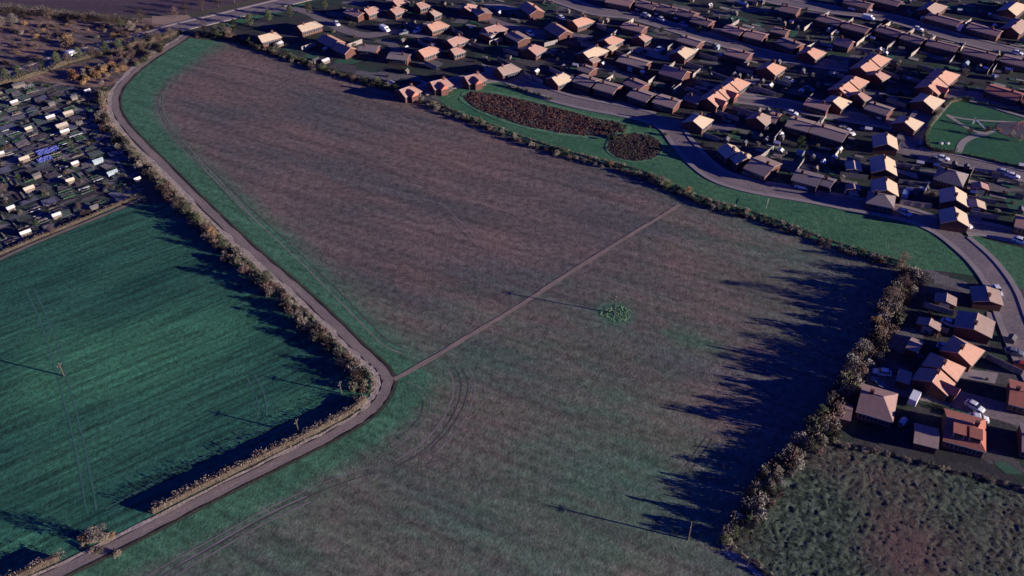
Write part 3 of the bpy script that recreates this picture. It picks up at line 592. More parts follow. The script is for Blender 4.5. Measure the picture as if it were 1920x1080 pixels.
# poles
def pole(px, py, h, label):
    x, y = G(px, py); e = empty('utility_pole', (x, y, 0), R(70)); M = mat('creosoted_wood', (.06, .05, .04), (.09, .075, .06), coord='obj')
    mb = MB(); mb.tube((0, 0, 0), (0, 0, h), .19, .13, 8); mb.o('post', [M], e)
    mb = MB(); mb.box(-.75, .75, -.06, .06, h-.55, h-.42); mb.tube((0, 0, h-1.2), (.5, 0, h-.5), .03, .03, 4); mb.tube((0, 0, h-1.2), (-.5, 0, h-.5), .03, .03, 4); mb.o('crossarm', [M], e)
    for s in (-.65, 0, .65):
        mb = MB(); mb.tube((s, 0, h-.42 if s else h), (s, 0, h-.2 if s else h+.2), .05, .03, 6); mb.o('insulator', [mat('ceramic', (.5, .48, .45), rough=.3)], e)
    return tag(e, label, 'pole')
pole(1152, 588, 5.5, 'wooden utility pole rising from the bright weed patch in the big field')
pole(1290, 1012, 5.1, 'wooden utility pole at the bottom of the big field, left of the meadow corner')
pole(560, 812, 4.1, 'wooden utility pole beside the clipped hedge in the green field')
pole(640, 738, 3.6, 'wooden utility pole beside the hedge at the track bend')
pole(120, 705, 3.9, 'wooden utility pole standing out in the middle of the green field')

# ------------------------------------------------------------------ HOUSES
def roofmat(n, c, d): return mat(n, c, d, scale=.9, fine=.22, fscale=5, coord='obj', bump=.03, bscale=6, rough=.85, rnd=.10)
ROOF = {'o': roofmat('roof_orange_tile', (.60, .34, .235), (.50, .285, .20)), 'p': roofmat('roof_pink_tile', (.46, .275, .22), (.38, .23, .185)), 't': roofmat('roof_tan_tile', (.42, .30, .24), (.34, .245, .195)),
        'y': roofmat('roof_buff_tile', (.62, .48, .33), (.54, .42, .29)), 'b': roofmat('roof_brown_tile', (.34, .215, .18), (.27, .175, .15)), 'd': roofmat('roof_grey_tile', (.27, .215, .20), (.21, .175, .17)), 'r': roofmat('roof_red_tile', (.46, .17, .11), (.37, .14, .10))}
RNAME = {'o': 'orange', 'p': 'pink', 't': 'tan', 'y': 'buff', 'b': 'brown', 'd': 'grey', 'r': 'red'}
M_brick = mat('brick', (.13, .06, .05), (.10, .045, .04), scale=2, fine=.25, fscale=9, coord='obj', rnd=.15)
M_render = mat('cream_render', (.5, .45, .38), fine=.1, coord='obj')
M_wpvc = mat('white_frame', (.42, .40, .38), rough=.5); M_glass = mat('window_glass', (.02, .025, .035), rough=.08, spec=.6)
M_door = mat('door_paint', (.10, .05, .05), rough=.5); M_ridge = mat('ridge_tile', (.45, .30, .25), fine=.2, coord='obj')
M_wood = mat('weathered_wood', (.20, .165, .14), (.14, .12, .105), scale=2, fine=.3, coord='obj', rnd=.2)
HR = 4.0
def house(spec, label, group, cat='house', name='house'):
    x1, y1, x2, y2, w, rc = spec[:6]; opt = spec[6] if len(spec) > 6 else ''
    garage = cat == 'garage'
    w *= .95; pitch = R(15 if garage else (25 if '2' in opt or rc in 'oy' else 13)); hr = 3.0 if garage else 2.5+w/2*math.tan(pitch)
    a, b = G(x1, y1, hr), G(x2, y2, hr)
    L = max(math.dist(a, b)-.25, 3.0); cx, cy = (a[0]+b[0])/2, (a[1]+b[1])/2; ang = math.atan2(b[1]-a[1], b[0]-a[0])
    e = empty(name, (cx, cy, 0), ang); tag(e, label, cat, group)
    hw = w/2; he = hr-hw*math.tan(pitch); hl = L/2
    # walls: local x runs along the ridge, end 2 is at +x
    hip1, hip2 = '1' in opt, '2' in opt
    wl = MB(); iw = hw-.32; il = hl-.28; zt = he+.05; gz = hr-.18-.3*math.tan(pitch)
    pts = [(-il, -iw), (il, -iw), (il, iw), (-il, iw)]
    wl.add([(*p, -.1) for p in pts]+[(*p, zt) for p in pts]+[(-il, 0, zt if hip1 else gz), (il, 0, zt if hip2 else gz)],
           [(0, 1, 5, 4), (2, 3, 7, 6), (1, 2, 6, 9, 5), (3, 0, 4, 8, 7), (4, 5, 9, 8), (6, 7, 8, 9)])
    wm_ = M_render if 'w' in opt else M_brick
    wl.o('wall', [wm_], e)
    # roof: slopes with thickness, overhang .3
    hip = min(hw*1.15, hl*.8); xa = -hl+(hip if hip1 else 0); xb = hl-(hip if hip2 else 0); th = .16
    top = [(-hl, -hw, he), (hl, -hw, he), (hl, hw, he), (-hl, hw, he), (xa, 0, hr), (xb, 0, hr)]
    vs = top+[(x, y, z-th) for x, y, z in top]
    rf = MB(); rf.add(vs, [(0, 1, 5, 4), (2, 3, 4, 5), (1, 2, 5), (3, 0, 4), (6, 10, 11, 7), (8, 11, 10, 9), (7, 11, 8), (9, 10, 6), (0, 6, 7, 1), (2, 8, 9, 3), (1, 7, 8, 2), (3, 9, 6, 0)] if hip1 and hip2 else
           [(0, 1, 5, 4), (2, 3, 4, 5), (6, 10, 11, 7), (8, 11, 10, 9), (0, 6, 7, 1), (2, 8, 9, 3)]+
           ([(1, 2, 5), (7, 11, 8), (1, 7, 8, 2)] if hip2 else [(1, 7, 11, 5), (5, 11, 8, 2)])+([(3, 0, 4), (9, 10, 6), (3, 9, 6, 0)] if hip1 else [(4, 10, 6, 0), (3, 9, 10, 4)]))
    roof = rf.o('roof', [ROOF[rc]], e)
    rg = MB(); rg.tube((xa, 0, hr+.01), (xb, 0, hr+.01), .13, .13, 6); rg.o('ridge', [M_ridge], roof)
    if not garage:
        ch = MB(); cxp = hl*random.choice((-.45, .4)); ch.box(cxp-.4, cxp+.4, -.32, .32, hr-.5, hr+.85); ch.box(cxp-.46, cxp+.46, -.38, .38, hr+.85, hr+.95)
        ch.o('chimney', [M_brick], roof)
        for sx in (-.6, -.2, .25, .62):
            for sy in (-1, 1):
                if (sx == .25 and sy == 1): continue
                wi = MB(); x0 = hl*sx; y = sy*(iw+.02)
                z0 = he*.28; z1 = min(he*.78, z0+1.25)
                wi.box(x0-.75, x0+.75, y-.05, y+.05, z0, z1, 0)
                for q in (-.37, .37): wi.box(x0+q-.32, x0+q+.32, y-.06, y+.06, z0+.08, z1-.08, 1)
                wi.o('window', [M_wpvc, M_glass], e)
        d = MB(); d.box(hl*.25-.5, hl*.25+.5, iw-.02, iw+.06, 0, min(2.05, he-.15)); d.o('door', [M_door], e)
        for s in (-1, 1):
            gt = MB(); gt.box(-hl, hl, s*(hw+.06)-.06, s*(hw+.06)+.06, he-.16, he-.04); gt.o('gutter', [M_wpvc], e)
    else:
        d = MB(); d.box(il-.02, il+.05, -min(1.2, iw*.85), min(1.2, iw*.85), .02, min(2.1, he-.1)); d.o('garage_door', [M_wpvc], e)
    if 'g' in opt:          # small gabled porch wing on the lit side
        s = 1 if 'G' in opt else -1
        pw = MB(); x0 = -hl*.1; d0, d1 = hw*.35, hw+1.6; hz = he+.9
        pw.add([(x0-1.6, s*d0, he), (x0-1.6, s*d1, he), (x0+1.6, s*d1, he), (x0+1.6, s*d0, he), (x0, s*d0, hz+.6), (x0, s*d1, hz+.6)], [(0, 1, 5, 4), (2, 3, 4, 5), (1, 2, 5)])
        pw.o('porch_roof', [ROOF['r']], e)
        pb = MB(); pb.box(x0-1.35, x0+1.35, min(s*iw*.9, s*(d1-.25)), max(s*iw*.9, s*(d1-.25)), 0, he-.02); pb.o('porch', [M_brick], e)
    if 'D' in opt:          # dormers on the near slope
        for x0 in (-hl*.35, hl*.4):
            dm = MB(); s = -1; y0, y1 = s*hw*.75, s*hw*.15; zz = he+hw*.25*math.tan(pitch)
            dm.box(x0-1.1, x0+1.1, min(y0, y1), max(y0, y1), zz-.2, hr-.35, 0); dm.box(x0-1.3, x0+1.3, min(y0, y1)-.25, max(y0, y1), hr-.35, hr-.2, 1)
            dm.box(x0-.9, x0+.9, y0-.04, y0+.1, zz+.1, hr-.5, 2); dm.o('dormer', [M_wpvc, ROOF[rc], M_glass], roof)
    return e
ORD = ['first', 'second', 'third', 'fourth', 'fifth', 'sixth', 'seventh', 'eighth', 'ninth', 'tenth', 'eleventh', 'twelfth', 'thirteenth']
# rows of (ridge start, ridge end in the photo, width m, roof colour, options); options: 1/2 hipped end, g porch wing, D dormers, w rendered walls
ROWS = [
 ('nearest the main road', [(483, 68, 522, 58, 6.5, 'y', '2'), (557, 49, 598, 37, 6.5, 'y', '2'), (606, 63, 634, 77, 7, 'o', ''), (632, 79, 658, 90, 6.5, 'o', '')]),
 ('above the first cul-de-sac', [(652, 16, 680, 25, 6, 'p', ''), (682, 18, 710, 9, 6.5, 'p', '2'), (731, 18, 754, 9, 6.5, 'p', '2'), (736, 2, 760, -6, 6.5, 'p', '2'), (780, 7, 800, 1, 6, 'p', '2'), (805, 22, 820, 16, 6, 't', '2')]),
 ('below the first cul-de-sac', [(673, 85, 710, 88, 6, 'd', ''), (728, 100, 768, 104, 6, 'd', '')]),
 ('right of the first cul-de-sac', [(800, 47, 834, 36, 7, 'o', '2'), (838, 76, 870, 63, 6.5, 'p', '2'), (784, 95, 820, 82, 7, 'o', '2'), (844, 93, 867, 86, 5.5, 'p', '2'), (898, 14, 910, 24, 7, 't', ''), (908, 53, 944, 42, 7, 'p', '2'), (870, 14, 884, 2, 6, 'p', '2')]),
 ('facing the long reed bed', [(748, 169, 781, 157, 7, 'p', '2g'), (806, 154, 843, 145, 7, 'p', '2g'), (870, 144, 906, 135, 7, 'p', '2g'), (932, 128, 968, 116, 7, 't', '2')]),
 ('along the second cul-de-sac', [(986, 2, 1008, 18, 7.5, 'o', ''), (1034, 41, 1062, 58, 7.5, 'o', ''), (958, 58, 984, 72, 7, 't', ''), (1073, 39, 1106, 28, 7, 'o', '2'), (990, 91, 1012, 78, 8, 'p', '2')]),
 ('left of the reed bed road', [(1034, 146, 1068, 133, 7.5, 'y', '2'), (1093, 99, 1130, 82, 7.5, 'y', '2'), (1133, 75, 1158, 62, 7.5, 'o', '2'), (1090, 122, 1114, 130, 6, 't', '')]),
 ('along the reed bed road', [(1083, 141, 1118, 152, 8, 't', ''), (1120, 153, 1160, 164, 8, 't', ''), (1185, 167, 1224, 180, 8, 't', ''), (1231, 179, 1273, 191, 8, 't', ''), (1287, 176, 1317, 186, 6, 'b', ''), (1299, 227, 1321, 209, 8, 'y', '2')]),
 ('above the long sloping street', [(1140, -6, 1188, 3, 8, 'p', ''), (1198, 1, 1233, 10, 7.5, 'b', ''), (1234, 8, 1270, 17, 7.5, 'b', ''), (1271, 16, 1305, 26, 7.5, 'b', ''), (1300, 31, 1336, 41, 7, 'b', ''), (1360, 47, 1396, 57, 8, 'p', ''), (1399, 57, 1437, 66, 8, 'p', ''), (1449, 51, 1479, 58, 6, 'b', ''), (1464, 70, 1501, 84, 8, 'b', ''), (1513, 98, 1534, 84, 8.5, 'o', '2'), (1569, 69, 1600, 77, 7, 'o', '')]),
 ('just below the long sloping street', [(1169, 42, 1210, 52, 7, 'p', ''), (1197, 69, 1211, 60, 6.5, 'p', '2'), (1276, 67, 1316, 79, 7, 't', ''), (1365, 91, 1408, 102, 7.5, 'p', ''), (1437, 127, 1458, 112, 8.5, 'o', '2')]),
 ('round the sunlit middle yard', [(1163, 104, 1216, 118, 7.5, 't', ''), (1270, 98, 1294, 82, 7.5, 'y', '2'), (1244, 121, 1289, 134, 8, 'o', ''), (1179, 147, 1210, 160, 7, 'b', '')]),
 ('in the long orange corner terrace', [(1326, 185, 1346, 171, 8.5, 'o', 'g'), (1347, 170, 1368, 156, 8.5, 'o', 'g'), (1369, 155, 1391, 140, 8.5, 'o', '2')]),
 ('in the terrace right of the sloping street', [(1613, 126, 1633, 112, 8.5, 'o', ''), (1634, 111, 1654, 96, 8.5, 'o', '2'), (1641, 139, 1657, 130, 7, 'p', '2')]),
 ('in the terrace behind the lower street', [(1561, 190, 1581, 175, 8, 'y', '2'), (1573, 166, 1592, 153, 8.5, 'o', ''), (1593, 152, 1613, 137, 8.5, 'o', '2'), (1608, 177, 1622, 170, 6.5, 'p', '2')]),
 ('above the lower street', [(1512, 185, 1558, 197, 7, 'p', ''), (1628, 192, 1672, 206, 7.5, 't', ''), (1696, 229, 1714, 213, 8.5, 'y', '2')]),
 ('in the terrace beside the park corner', [(1740, 162, 1758, 145, 9, 'o', 'g'), (1759, 144, 1782, 124, 9, 'o', '2'), (1731, 189, 1753, 171, 9, 'y', '2'), (1853, 159, 1918, 178, 8, 'r', ''), (1922, 180, 1975, 195, 8, 'r', '')]),
 ('just below the wide top road', [(1536, 28, 1580, 40, 7.5, 'b', ''), (1582, 41, 1631, 54, 7.5, 'b', ''), (1648, 48, 1691, 61, 7.5, 'b', ''), (1693, 62, 1735, 74, 7.5, 'b', ''), (1740, 74, 1798, 88, 7.5, 'b', ''), (1808, 89, 1870, 104, 7.5, 'b', ''), (1880, 104, 1935, 117, 7.5, 'b', ''), (1466, 10, 1500, 17, 8, 'b', '')]),
 ('above the wide top road', [(1740, 24, 1803, 41, 8, 'b', ''), (1818, 43, 1879, 59, 8, 'p', ''), (1738, 16, 1762, -1, 8.5, 't', '2'), (1890, 17, 1914, -2, 8.5, 'y', '2'), (1896, 51, 1924, 30, 8.5, 't', '2'), (1585, -4, 1635, 8, 7.5, 'b', ''), (1640, -8, 1690, 4, 7.5, 'b', '')]),
 ('below the lower street', [(1418, 221, 1438, 206, 8, 't', '2'), (1442, 213, 1462, 218, 8, 'b', ''), (1480, 221, 1524, 233, 9, 't', ''), (1525, 233, 1590, 252, 9, 't', ''), (1661, 247, 1664, 270, 8, 'y', '')]),
 ('inside the estate road bend', [(1362, 268, 1381, 286, 7, 'y', ''), (1388, 283, 1402, 296, 7.5, 'y', ''), (1410, 296, 1453, 313, 11, 't', ''), (1490, 321, 1541, 335, 8, 'd', ''), (1543, 334, 1565, 341, 6, 'd', ''), (1627, 359, 1682, 370, 7.5, 'd', '12')]),
 ('in the group below the park', [(1657, 289, 1661, 318, 8, 'y', ''), (1660, 331, 1663, 356, 8, 'y', ''), (1758, 312, 1816, 328, 9, 'd', '12'), (1790, 349, 1793, 375, 8, 'y', ''), (1790, 387, 1795, 413, 8, 'y', ''), (1905, 404, 1950, 414, 7, 'o', '')]),
 ('among the bungalows beside the field', [(1848, 535, 1856, 565, 7.5, 't', ''), (1834, 586, 1826, 618, 9, 't', ''), (1796, 662, 1822, 632, 8, 'o', '2'), (1747, 716, 1763, 692, 8.5, 'o', 'g'), (1765, 690, 1783, 663, 8.5, 'o', '2'), (1614, 731, 1686, 752, 10, 'b', '2'), (1774, 781, 1857, 803, 10.5, 'r', '2D'), (1893, 727, 1945, 741, 9, 'r', ''), (1915, 812, 1965, 824, 9, 'd', '')]),
]
HOUSES = []
for phrase, hs in ROWS:
    hs = sorted(hs, key=lambda s: s[0]+s[2])
    for i, s in enumerate(hs):
        lab = f"{RNAME[s[5]]} roofed house, {ORD[i]} from left of those {phrase}"
        HOUSES.append((house(s, lab, 'houses of the estate'), s))
GAR = [((905, 55, 926, 63, 5, 'd'), 'grey roofed garage left of the second cul-de-sac'), ((1104, 112, 1120, 106, 4.5, 't'), 'small tan roofed garage behind the buff house above the reed bed road'), ((1138, 90, 1150, 83, 5, 'y'), 'pale buff garage at the end of a buff roofed house'), ((1600, 300, 1603, 317, 5, 'y'), 'buff roofed garage, upper of two left of the houses below the park'), ((1600, 345, 1602, 352, 4.5, 'p'), 'pale garage, lower of two left of the houses below the park'), ((1830, 372, 1833, 387, 5.5, 'y'), 'buff roofed garage by the drive below the park'), ((1838, 340, 1841, 352, 5, 'p'), 'pale garage with a pointed sunlit roof below the park'), ((1776, 549, 1774, 566, 5.5, 't'), 'tan roofed garage nearest the field corner'), ((1746, 598, 1742, 608, 6, 't'), 'tan roofed garage beside the parked white car'), ((1712, 641, 1722, 645, 5, 't'), 'tan roofed garage in the long bungalow garden'), ((1687, 699, 1706, 705, 4.6, 't'), 'small tan garage at the cul-de-sac edge'), ((1574, 764, 1597, 770, 5.5, 'b'), 'brown roofed garage at the corner of the rough meadow'), ((1714, 806, 1763, 818, 6.5, 't'), 'wide brown garage above the rough meadow edge'), ((1812, 100, 1815, 100, 5, 'p'), None)]
for s, lb in GAR:
    if lb: house(s, lb, 'garages of the estate', 'garage', 'garage')

# ------------------------------------------------------------------ VEHICLES
def paint(n, c): return mat(n, c, c, rough=.3, spec=.5)
P = {'white': paint('paint_white', (.8, .8, .78)), 'grey': paint('paint_grey', (.16, .17, .19)), 'black': paint('paint_black', (.025, .025, .03)), 'blue': paint('paint_blue', (.18, .26, .42)), 'silver': paint('paint_silver', (.5, .5, .52)), 'red': paint('paint_red', (.35, .04, .03))}
M_tyre_r = mat('tyre_rubber', (.02, .02, .02)); M_hub = mat('wheel_hub', (.5, .5, .5), rough=.4); M_lamp = mat('lamp_lens', (.8, .75, .7), rough=.2)
def loft(mb, secs, m=0):
    n = len(secs[0]); base = len(mb.v)
    vs = [p for s in secs for p in s]; fs = []
    for i in range(len(secs)-1):
        for k in range(n): fs.append((i*n+k, i*n+(k+1) % n, (i+1)*n+(k+1) % n, (i+1)*n+k))
    fs += [tuple(range(n))[::-1], tuple(range((len(secs)-1)*n, len(secs)*n))]
    mb.add(vs, fs, m)
def car_proto(color, van=False):
    e = empty('van' if van else 'car', (0, 0, -50)); p = P[color]
    H = 1.95 if van else .95; L = 2.5 if van else 2.15; Wd = .95 if van else .88
    def sec(x, w, z0, z1): return [(x, -w, z0), (x, w, z0), (x, w*1.0, (z0+z1)/2), (x, w*.93, z1), (x, -w*.93, z1), (x, -w, (z0+z1)/2)]
    b = MB()
    if van: loft(b, [sec(-L, Wd*.95, .3, 1.9), sec(-L+.15, Wd, .25, H), sec(L-1.5, Wd, .25, H), sec(L-.85, Wd, .25, 1.2), sec(L-.1, Wd*.95, .3, .95), sec(L, Wd*.85, .35, .75)])
    else: loft(b, [sec(-L, Wd*.85, .35, .75), sec(-L+.2, Wd*.97, .25, .92), sec(-.9, Wd, .22, .98), sec(.9, Wd, .22, .95), sec(L-.35, Wd*.95, .25, .80), sec(L, Wd*.82, .35, .62)])
    b.o('body', [p], e)
    if not van:
        c = MB(); loft(c, [sec(-1.75, .68, .9, .98), sec(-1.25, .70, .9, 1.40), sec(.15, .70, .9, 1.43), sec(.95, .72, .9, .97)]); c.o('cabin_glass', [M_glass], e)
        r = MB(); loft(r, [sec(-1.35, .66, 1.36, 1.43), sec(-1.0, .67, 1.38, 1.48), sec(.05, .67, 1.38, 1.49), sec(.25, .66, 1.36, 1.44)]); r.o('roof_panel', [p], e)
    else:
        c = MB(); loft(c, [sec(L-1.46, .80, 1.25, 1.86), sec(L-.86, .82, 1.2, 1.25)]); c.o('windscreen', [M_glass], e)
    for sx in (-1, 1):
        for sy in (-1, 1):
            w = MB(); w.tube((sx*1.3, sy*(Wd-.18), .32), (sx*1.3, sy*(Wd+.02), .32), .32, .32, 10); wo = w.o('wheel', [M_tyre_r], e)
            h = MB(); h.tube((sx*1.3, sy*(Wd+.02), .32), (sx*1.3, sy*(Wd+.04), .32), .19, .17, 8); h.o('rim', [M_hub], wo)
    for sy in (-1, 1):
        l = MB(); l.box(L-.14, L+.02, sy*.58-.16, sy*.58+.16, .5, .66); l.o('headlight', [M_lamp], e)
    return e
PROTO = {}
CARS = [  # photo x, y, heading point x, y, colour, kind, label
 (136, 104, 150, 99, 'white', 'van', 'white van on the shaded main road at top left'),
 (722, 58, 730, 62, 'white', 'van', 'white van parked at the end of the first cul-de-sac'), (783, 60, 775, 64, 'white', 'car', 'white car on the drive right of the first cul-de-sac'),
 (757, 64, 748, 66, 'grey', 'car', 'grey car parked along the first cul-de-sac'), (632, 47, 637, 52, 'white', 'car', 'white car beside the orange house on the first cul-de-sac'),
 (1052, 36, 1060, 40, 'white', 'car', 'white car beside the orange house on the second cul-de-sac'), (994, 66, 1000, 70, 'white', 'car', 'white car at the end of the tan house on the second cul-de-sac'),
 (1197, 18, 1200, 14, 'white', 'car', 'white car on a drive at the top street, leftmost of three'), (1232, 26, 1235, 22, 'white', 'car', 'white car on a drive at the top street, middle of three'), (1268, 34, 1271, 30, 'white', 'car', 'white car on a drive at the top street, rightmost of three'),
 (1210, 31, 1220, 33, 'silver', 'car', 'silver car parked on the left part of the long sloping street'), (1240, 39, 1247, 42, 'silver', 'car', 'silver car parked in front of the middle drives of the sloping street'), (1281, 49, 1290, 52, 'blue', 'car', 'pale blue car parked beside the long sloping street'),
 (1237, 95, 1243, 93, 'white', 'car', 'white car on the sunlit yard in the middle close'), (1303, 96, 1309, 92, 'white', 'car', 'white car beside the buff house in the middle close'),
 (1600, 19, 1610, 21, 'white', 'car', 'white car at the left end of the wide top road'), (1625, 21, 1634, 23, 'silver', 'car', 'silver car behind the first white car on the wide top road'),
 (1627, 37, 1636, 39, 'white', 'van', 'white van outside the dark roofed row by the top road'), (1664, 44, 1672, 46, 'black', 'car', 'black car outside the dark roofed row'), (1720, 57, 1728, 59, 'white', 'car', 'white car on the forecourt of the dark roofed row'),
 (1737, 40, 1745, 42, 'silver', 'car', 'silver car on the upper side of the wide top road'), (1799, 56, 1803, 52, 'white', 'van', 'white van on the upper side of the wide top road'), (1822, 60, 1832, 62, 'white', 'car', 'white car right of the white van on the top road'),
 (1906, 102, 1914, 104, 'white', 'car', 'white car at the right end of the dark roofed row'), (1557, 92, 1560, 87, 'blue', 'car', 'blue car in the dark courtyard between two orange houses'),
 (1478, 153, 1484, 155, 'silver', 'car', 'silver car on the dark ground behind the orange terrace'), (1515, 170, 1523, 172, 'grey', 'car', 'grey car outside the houses above the lower street'),
 (1652, 221, 1657, 217, 'white', 'car', 'white car on a drive above the lower street'), (1683, 244, 1690, 246, 'white', 'car', 'white car at the junction beside the park'), (1484, 215, 1492, 217, 'white', 'car', 'white car in front of the tan terrace below the lower street'),
 (1592, 251, 1597, 254, 'white', 'car', 'white car at the right end of the tan terrace'), (1404, 329, 1411, 331, 'grey', 'car', 'grey car on the estate road inside bend'), (1503, 353, 1511, 355, 'white', 'car', 'white car by the grey roofed houses on the estate road'), (1596, 365, 1604, 367, 'silver', 'car', 'silver car along the estate road near its hipped house'),
 (1694, 402, 1706, 407, 'silver', 'car', 'silver car alone on the sunlit estate road above the green'), (1696, 370, 1699, 362, 'blue', 'van', 'pale blue van on the drive right of the hipped house'), (1808, 424, 1815, 428, 'white', 'car', 'white car at the junction above the small green'),
 (1753, 302, 1761, 304, 'grey', 'car', 'grey car on the road under the park'), (1766, 300, 1774, 302, 'white', 'car', 'white car parked along the park hedge'), (1880, 326, 1888, 328, 'silver', 'car', 'silver car on a drive below the park road'), (1897, 333, 1905, 335, 'white', 'car', 'white car on a drive below the park road'),
 (1912, 455, 1921, 458, 'white', 'car', 'white car at the right edge by the small green'), (1868, 548, 1874, 558, 'white', 'car', 'white car beside the tan bungalow at the estate road end'),
 (1780, 610, 1797, 617, 'white', 'car', 'white car on the drive beside the tan bungalow'), (1772, 656, 1785, 661, 'silver', 'car', 'silver car on the drive of the middle bungalow'), (1826, 766, 1840, 774, 'white', 'car', 'white car on the cul-de-sac beside the green island'), (1833, 788, 1848, 791, 'white', 'car', 'white car parked behind the dormered house'),
 (1713, 750, 1718, 740, 'white', 'van', 'white van beside the brown hipped house'), (1735, 722, 1748, 727, 'grey', 'car', 'dark grey car in the row at the cul-de-sac edge'), (1769, 735, 1782, 739, 'black', 'car', 'black car in the row at the cul-de-sac edge'), (1640, 722, 1652, 727, 'grey', 'car', 'grey car outside the brown hipped house'),
 (1652, 702, 1640, 700, 'white', 'car', 'white car near the field end of the cul-de-sac'), (1900, 664, 1912, 667, 'grey', 'car', 'grey car at the right edge beside the bungalows'), (1917, 690, 1928, 693, 'red', 'car', 'red car at the right edge below the bungalows'),
]
for px, py, qx, qy, c, kd, lb in CARS:
    key = (c, kd)
    if key not in PROTO: PROTO[key] = car_proto(c, kd == 'van'); e = PROTO[key]
    else: e = copy_tree(PROTO[key])
    a, b = G(px, py), G(qx, qy); e.location = (a[0], a[1], .14); e.rotation_euler = (0, 0, math.atan2(b[1]-a[1], b[0]-a[0])); tag(e, lb, kd, 'vehicles of the estate')

# ------------------------------------------------------------------ GARDENS: fences, sheds, shrubs
WORLDH = [(e.location.x, e.location.y) for e, _ in HOUSES]
def near_house(p, d): return any((p[0]-x)**2+(p[1]-y)**2 < d*d for x, y in WORLDH)
def on_road(p, m=.6): return any(segdist(p, pl) < w/2+m for _, pl, w, _ in RW)
M_fence = mat('fence_panel', (.36, .32, .29), (.24, .21, .19), scale=1.2, fine=.3, coord='obj', rnd=.25)
def fence(p, q, h=1.7):
    a = math.atan2(q[1]-p[1], q[0]-p[0]); L = math.dist(p, q); e = empty('garden_fence', (p[0], p[1], 0), a)
    pn = MB(); pn.box(0, L, -.025, .025, .08, h); pn.box(0, L, -.06, .06, h, h+.05); pn.o('panel', [M_fence], e)
    n = max(2, int(L/2.2)+1)
    for i in range(n):
        x = L*i/(n-1); po = MB(); po.box(x-.06, x+.06, -.085, -.027, 0, h+.1); po.o('post', [M_wood], e)
    return tag(e, 'weathered timber fence between two back gardens of the estate', 'fence', 'garden fences')
nf = 0
for e, s in HOUSES:
    if s[1] < 20 or s[0] < 600: continue
    ang = e.rotation_euler.z; hl = math.dist(G(s[0], s[1], HR), G(s[2], s[3], HR))/2; hw = s[4]/2
    side = 1 if random.random() < .6 else -1
    for sx, side in ((1, 1), (-1, 1), (1, -1), (-1, -1)):
        if random.random() < .35: continue
        p = (e.location.x+math.cos(ang)*sx*(hl+.3)-math.sin(ang)*side*(hw+.5), e.location.y+math.sin(ang)*sx*(hl+.3)+math.cos(ang)*side*(hw+.5))
        Lf = random.uniform(5, 9); q = (p[0]-math.sin(ang)*side*Lf, p[1]+math.cos(ang)*side*Lf)
        if nf > 230: continue
        mid = ((p[0]+q[0])/2, (p[1]+q[1])/2)
        if any(on_road(t, 1.2) or near_house(t, 6) for t in (p, mid, q)) or not inside(q, estate_poly): continue
        fence(p, q); nf += 1
M_felt = mat('shed_felt', (.12, .12, .125), (.09, .09, .095), fine=.3, coord='obj', rnd=.3); M_white = mat('white_sheet', (.72, .70, .66), (.6, .58, .55), fine=.15, coord='obj'); M_bluec = mat('blue_sheet', (.16, .20, .52), (.12, .15, .42), scale=1, fine=.25, coord='obj')
M_cream = mat('cream_felt', (.68, .58, .42), (.55, .47, .36), fine=.2, coord='obj'); M_glassh = mat('greenhouse_glass', (.35, .42, .44), rough=.15, spec=.6)
def shed(x, y, a, L, w, roofm, label, group=None, h=2.1, name='shed', cat='shed'):
    k_ = .68; L *= k_; w *= k_; h = h*.78
    e = empty(name, (x, y, 0), a); tag(e, label, cat, group); gl = cat == 'greenhouse'
    wm = M_glassh if gl else M_wood
    b = MB(); b.add([(sx*L/2, sy*w/2, z) for z in (0, h-.45) for sx, sy in ((-1, -1), (1, -1), (1, 1), (-1, 1))]+[(-L/2, 0, h-.05), (L/2, 0, h-.05)], [(0, 1, 5, 4), (2, 3, 7, 6), (1, 2, 6, 9, 5), (3, 0, 4, 8, 7)]); b.o('wall', [wm], e)
    r = MB(); o = .12; hh = h-.45-.08
    r.add([(-L/2-o, -w/2-o, hh), (L/2+o, -w/2-o, hh), (L/2+o, 0, h+.02), (-L/2-o, 0, h+.02), (L/2+o, w/2+o, hh), (-L/2-o, w/2+o, hh)], [(0, 1, 2, 3), (3, 2, 4, 5)]); r.o('roof', [roofm], e)
    d = MB(); d.box(L/2, L/2+.04, -.4, .4, .02, min(1.6, h-.5)); d.o('door', [M_wood], e)
    return e
